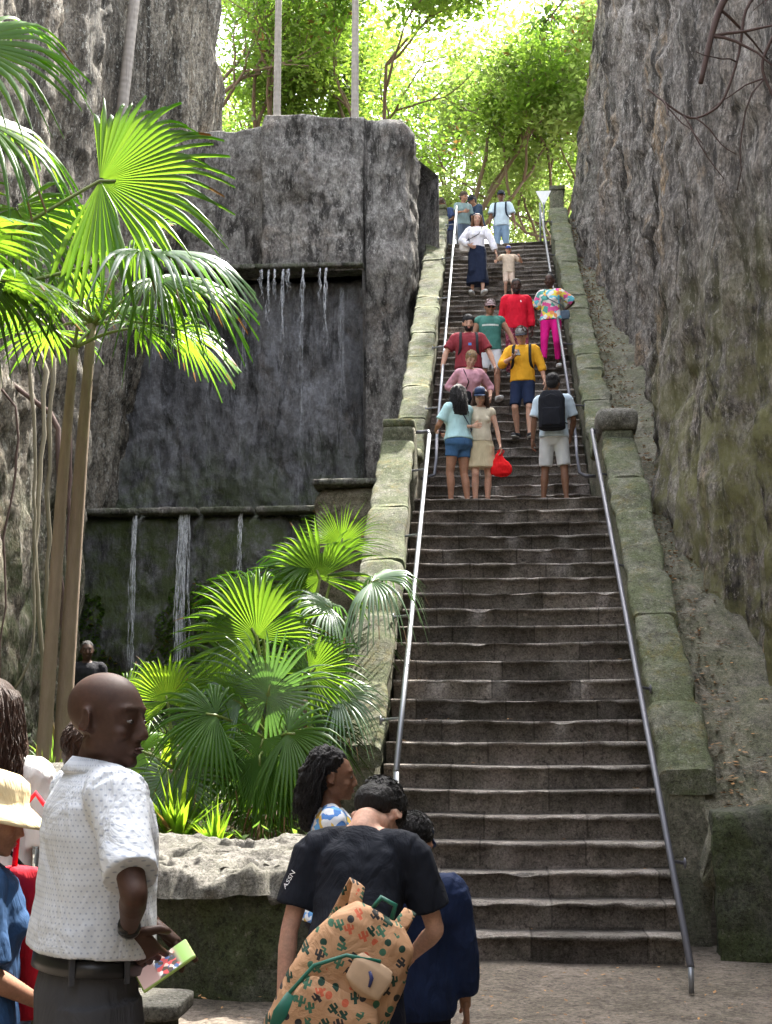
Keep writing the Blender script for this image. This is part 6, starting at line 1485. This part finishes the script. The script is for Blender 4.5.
# tan backpack with small cactus print
def cactus_mat():
    t = NT('tan_cactus_print'); P = t.map((1,0,1)); 
    v = t.n.new('ShaderNodeTexVoronoi'); t.l.new(P, v.inputs['Vector']); S = 22.; v.inputs['Scale'].default_value = S; v.inputs['Randomness'].default_value = .75
    sub = t.new('ShaderNodeVectorMath'); sub.operation = 'SUBTRACT'; t.l.new(P, sub.inputs[0]); t.l.new(v.outputs['Position'], sub.inputs[1])
    sx = t.sep(v.outputs['Color']); rot = t.n.new('ShaderNodeVectorRotate'); rot.rotation_type = 'Y_AXIS'; t.l.new(sub.outputs[0], rot.inputs['Vector']); t.l.new(t.math('MULTIPLY', sx[1], 1.6), rot.inputs['Angle'])
    l = t.sep(rot.outputs[0]); ax = t.math('ABSOLUTE', l[0]); z = l[2]
    bar = t.math('MULTIPLY', t.math('LESS_THAN', ax, .0048), t.math('LESS_THAN', t.math('ABSOLUTE', z), .016))
    arm = t.math('MULTIPLY', t.math('LESS_THAN', ax, .0125), t.math('LESS_THAN', t.math('ABSOLUTE', t.math('SUBTRACT', z, -.002)), .0032))
    arm2 = t.math('MULTIPLY', t.math('LESS_THAN', t.math('ABSOLUTE', t.math('SUBTRACT', ax, .0115)), .003), t.math('LESS_THAN', t.math('ABSOLUTE', t.math('SUBTRACT', z, .004)), .008))
    cact = t.math('MAXIMUM', bar, t.math('MAXIMUM', arm, arm2))
    pot = t.math('LESS_THAN', t.math('SQRT', t.math('ADD', t.math('MULTIPLY', l[0], l[0]), t.math('MULTIPLY', z, z))), .0105)
    shape = t.n.new('ShaderNodeMix'); t.l.new(t.math('GREATER_THAN', sx[0], .38), shape.inputs[0]); t.l.new(pot, shape.inputs[2]); t.l.new(cact, shape.inputs[3])
    pc = t.ramp(sx[2], [(0, (.02,.05,.035)), (.3, (.03,.03,.03)), (.55, (.05,.13,.08)), (.85, (.45,.10,.05))], 'CONSTANT')
    n = t.noise(P, 5, 3); base = t.mix(n, (.38,.21,.11), (.48,.28,.155))
    c = t.mix(shape.outputs[0], base, pc)
    return t.fin(c, .75, t.bump(t.noise(t.map(), 10, 4, .6, .8), .5, .03), .2)
MC = cactus_mat()
bp = empty('backpack', (-.50, 3.5, .85)); bp.rotation_euler = (0, R(28), R(8)); bp.scale = (.86,)*3; tag(bp, 'tan backpack with small green cactus print hanging at an angle behind the person in black', 'backpack')
m = MB(); m.loft([((0,0,-.02), .10, .07), ((0,0,.02), .16, .10), ((0,0,.15), .175, .115), ((0,0,.30), .165, .105), ((0,0,.42), .13, .085), ((0,0,.47), .08, .05)], n=36, pw=3); baked(m, 'pack', MC, bp, .008, 3, .03, .12)
m = MB(); m.loft([((.0,-.10,.03), .12, .035), ((0,-.115,.06), .135, .04), ((0,-.112,.2), .13, .035), ((0,-.10,.235), .11, .02)], n=28, pw=3.4); baked(m, 'front_pocket', MC, bp, .007, 2, .015, .08)
M_GREENZ = plain_mat('green_webbing', (.01,.12,.08), .5)
m = MB(); m.tube([(-.135,-.09,.06), (-.145,-.1,.16), (-.12,-.115,.26), (-.05,-.118,.33), (.05,-.112,.36)], .006, 8); m.build('zip', M_GREENZ, bp)
m = MB(); m.loft([((-.13,-.115,.02), .018, .004), ((-.145,-.135,.10), .022, .005), ((-.14,-.125,.16), .016, .004)], ref=(1,0,0), n=12); m.build('side_trim', M_GREENZ, bp)
# flap badge
m = MB(); m.loft([((.03,-.108,.255), .03, .012), ((.035,-.122,.27), .062, .014), ((.04,-.118,.33), .068, .012), ((.042,-.105,.355), .055, .01)], n=26, pw=2.4); baked(m, 'flap', plain_mat('pale_flap', (.48,.33,.21), .7), bp, .006, 2)
m = MB(); m.loft([((.03,-.139,.325), .004, .002), ((.045,-.141,.31), .006, .002), ((.05,-.140,.285), .004, .002)], n=8); m.build('flap_mark', plain_mat('navy_ink', (.02,.03,.12), .5), bp)
for q in (-1, 1):
    m = MB(); m.loft([((q*.07,.07,.42), .022, .006), ((q*.09,.12,.5), .022, .006), ((q*.10,.2,.50), .022, .006), ((q*.1,.22,.35), .022, .006), ((q*.1,.14,.1), .018, .005)], ref=(1,0,0), n=10, pw=3); m.build('strap', MC, bp)
m = MB(); m.tube([(-.03,.03,.46), (-.02,.03,.51), (.03,.03,.51), (.04,.03,.46)], .008, 8); m.build('grab_handle', M_GREENZ, bp)

# ------------------------------------------------------------------ overhanging twigs
branch('thick bare reddish branch stub pointing down at the top right in front of the cliff', [(3.0,9.4,8.3), (2.3,9.1,7.7), (1.72,9.0,6.95), (1.62,9.0,6.65), (1.53,9.0,6.28)], .035, 1, 5)
branch('thin curved bare twig crossing the cliff at the top right', [(3.0,9.6,8.0), (2.4,9.2,7.4), (1.87,9.0,6.9), (1.82,9.0,6.5), (1.68,9.0,6.1), (1.45,9.0,5.98), (1.15,9.0,6.25)], .014, 2, 7)
branch('bare twig at the right edge of the view in front of the cliff', [(3.0,9.2,7.9), (2.5,9.1,7.3), (2.1,9.0,6.7), (1.95,9.0,6.4), (2.06,9.0,6.1), (2.2,9.0,5.9)], .016, 3, 8)
branch('leafy dark twig hanging into the sky gap at the top of the cliff', [(2.9,19.5,14.6), (2.0,19.2,13.9), (1.35,19,13.1), (1.0,19,12.6), (.85,19,12.45)], .02, 4, 8, leafy=260)

# ------------------------------------------------------------------ light, sky, camera
sd = Vector((.9, 1.7, 2.9)).normalized()
el = math.asin(sd.z); az = math.atan2(sd.x, sd.y)
sun = bpy.data.lights.new('sun', 'SUN'); sun.energy = 2.1; sun.angle = R(.5); sun.color = (1.0, .95, .86)
so = bpy.data.objects.new('sun', sun); COL.objects.link(so); so.rotation_euler = (-sd).to_track_quat('-Z', 'Y').to_euler(); so.location = (10, 10, 40)
w = bpy.data.worlds.new('World'); sc.world = w; w.use_nodes = True
n = w.node_tree.nodes; sky = n.new('ShaderNodeTexSky'); sky.sky_type = 'NISHITA'; sky.sun_disc = False; sky.sun_elevation = el; sky.sun_rotation = az; sky.dust_density = 4.0; sky.air_density = 1.0; sky.ozone_density = .6
hs_ = n.new('ShaderNodeHueSaturation'); hs_.inputs['Saturation'].default_value = .35; w.node_tree.links.new(sky.outputs[0], hs_.inputs['Color'])
w.node_tree.links.new(hs_.outputs[0], n['Background'].inputs[0]); n['Background'].inputs[1].default_value = .15
cam = bpy.data.cameras.new('camera'); co = bpy.data.objects.new('camera', cam); COL.objects.link(co); sc.camera = co
co.location = (0, 0, 1.71); co.rotation_euler = (R(90+9.09), 0, R(4.86))
cam.sensor_fit = 'HORIZONTAL'; cam.sensor_width = 36; cam.lens = 36*1300/772; cam.clip_end = 3000; cam.clip_start = .05
sc.view_settings.view_transform = 'Standard'; sc.view_settings.look = 'None'; sc.view_settings.exposure = 3.08; sc.view_settings.gamma = 1
sc.render.engine = 'CYCLES'; sc.cycles.max_bounces = 8; sc.cycles.diffuse_bounces = 4; sc.cycles.glossy_bounces = 3; sc.cycles.transmission_bounces = 4; sc.cycles.transparent_max_bounces = 8; sc.cycles.use_denoising = True
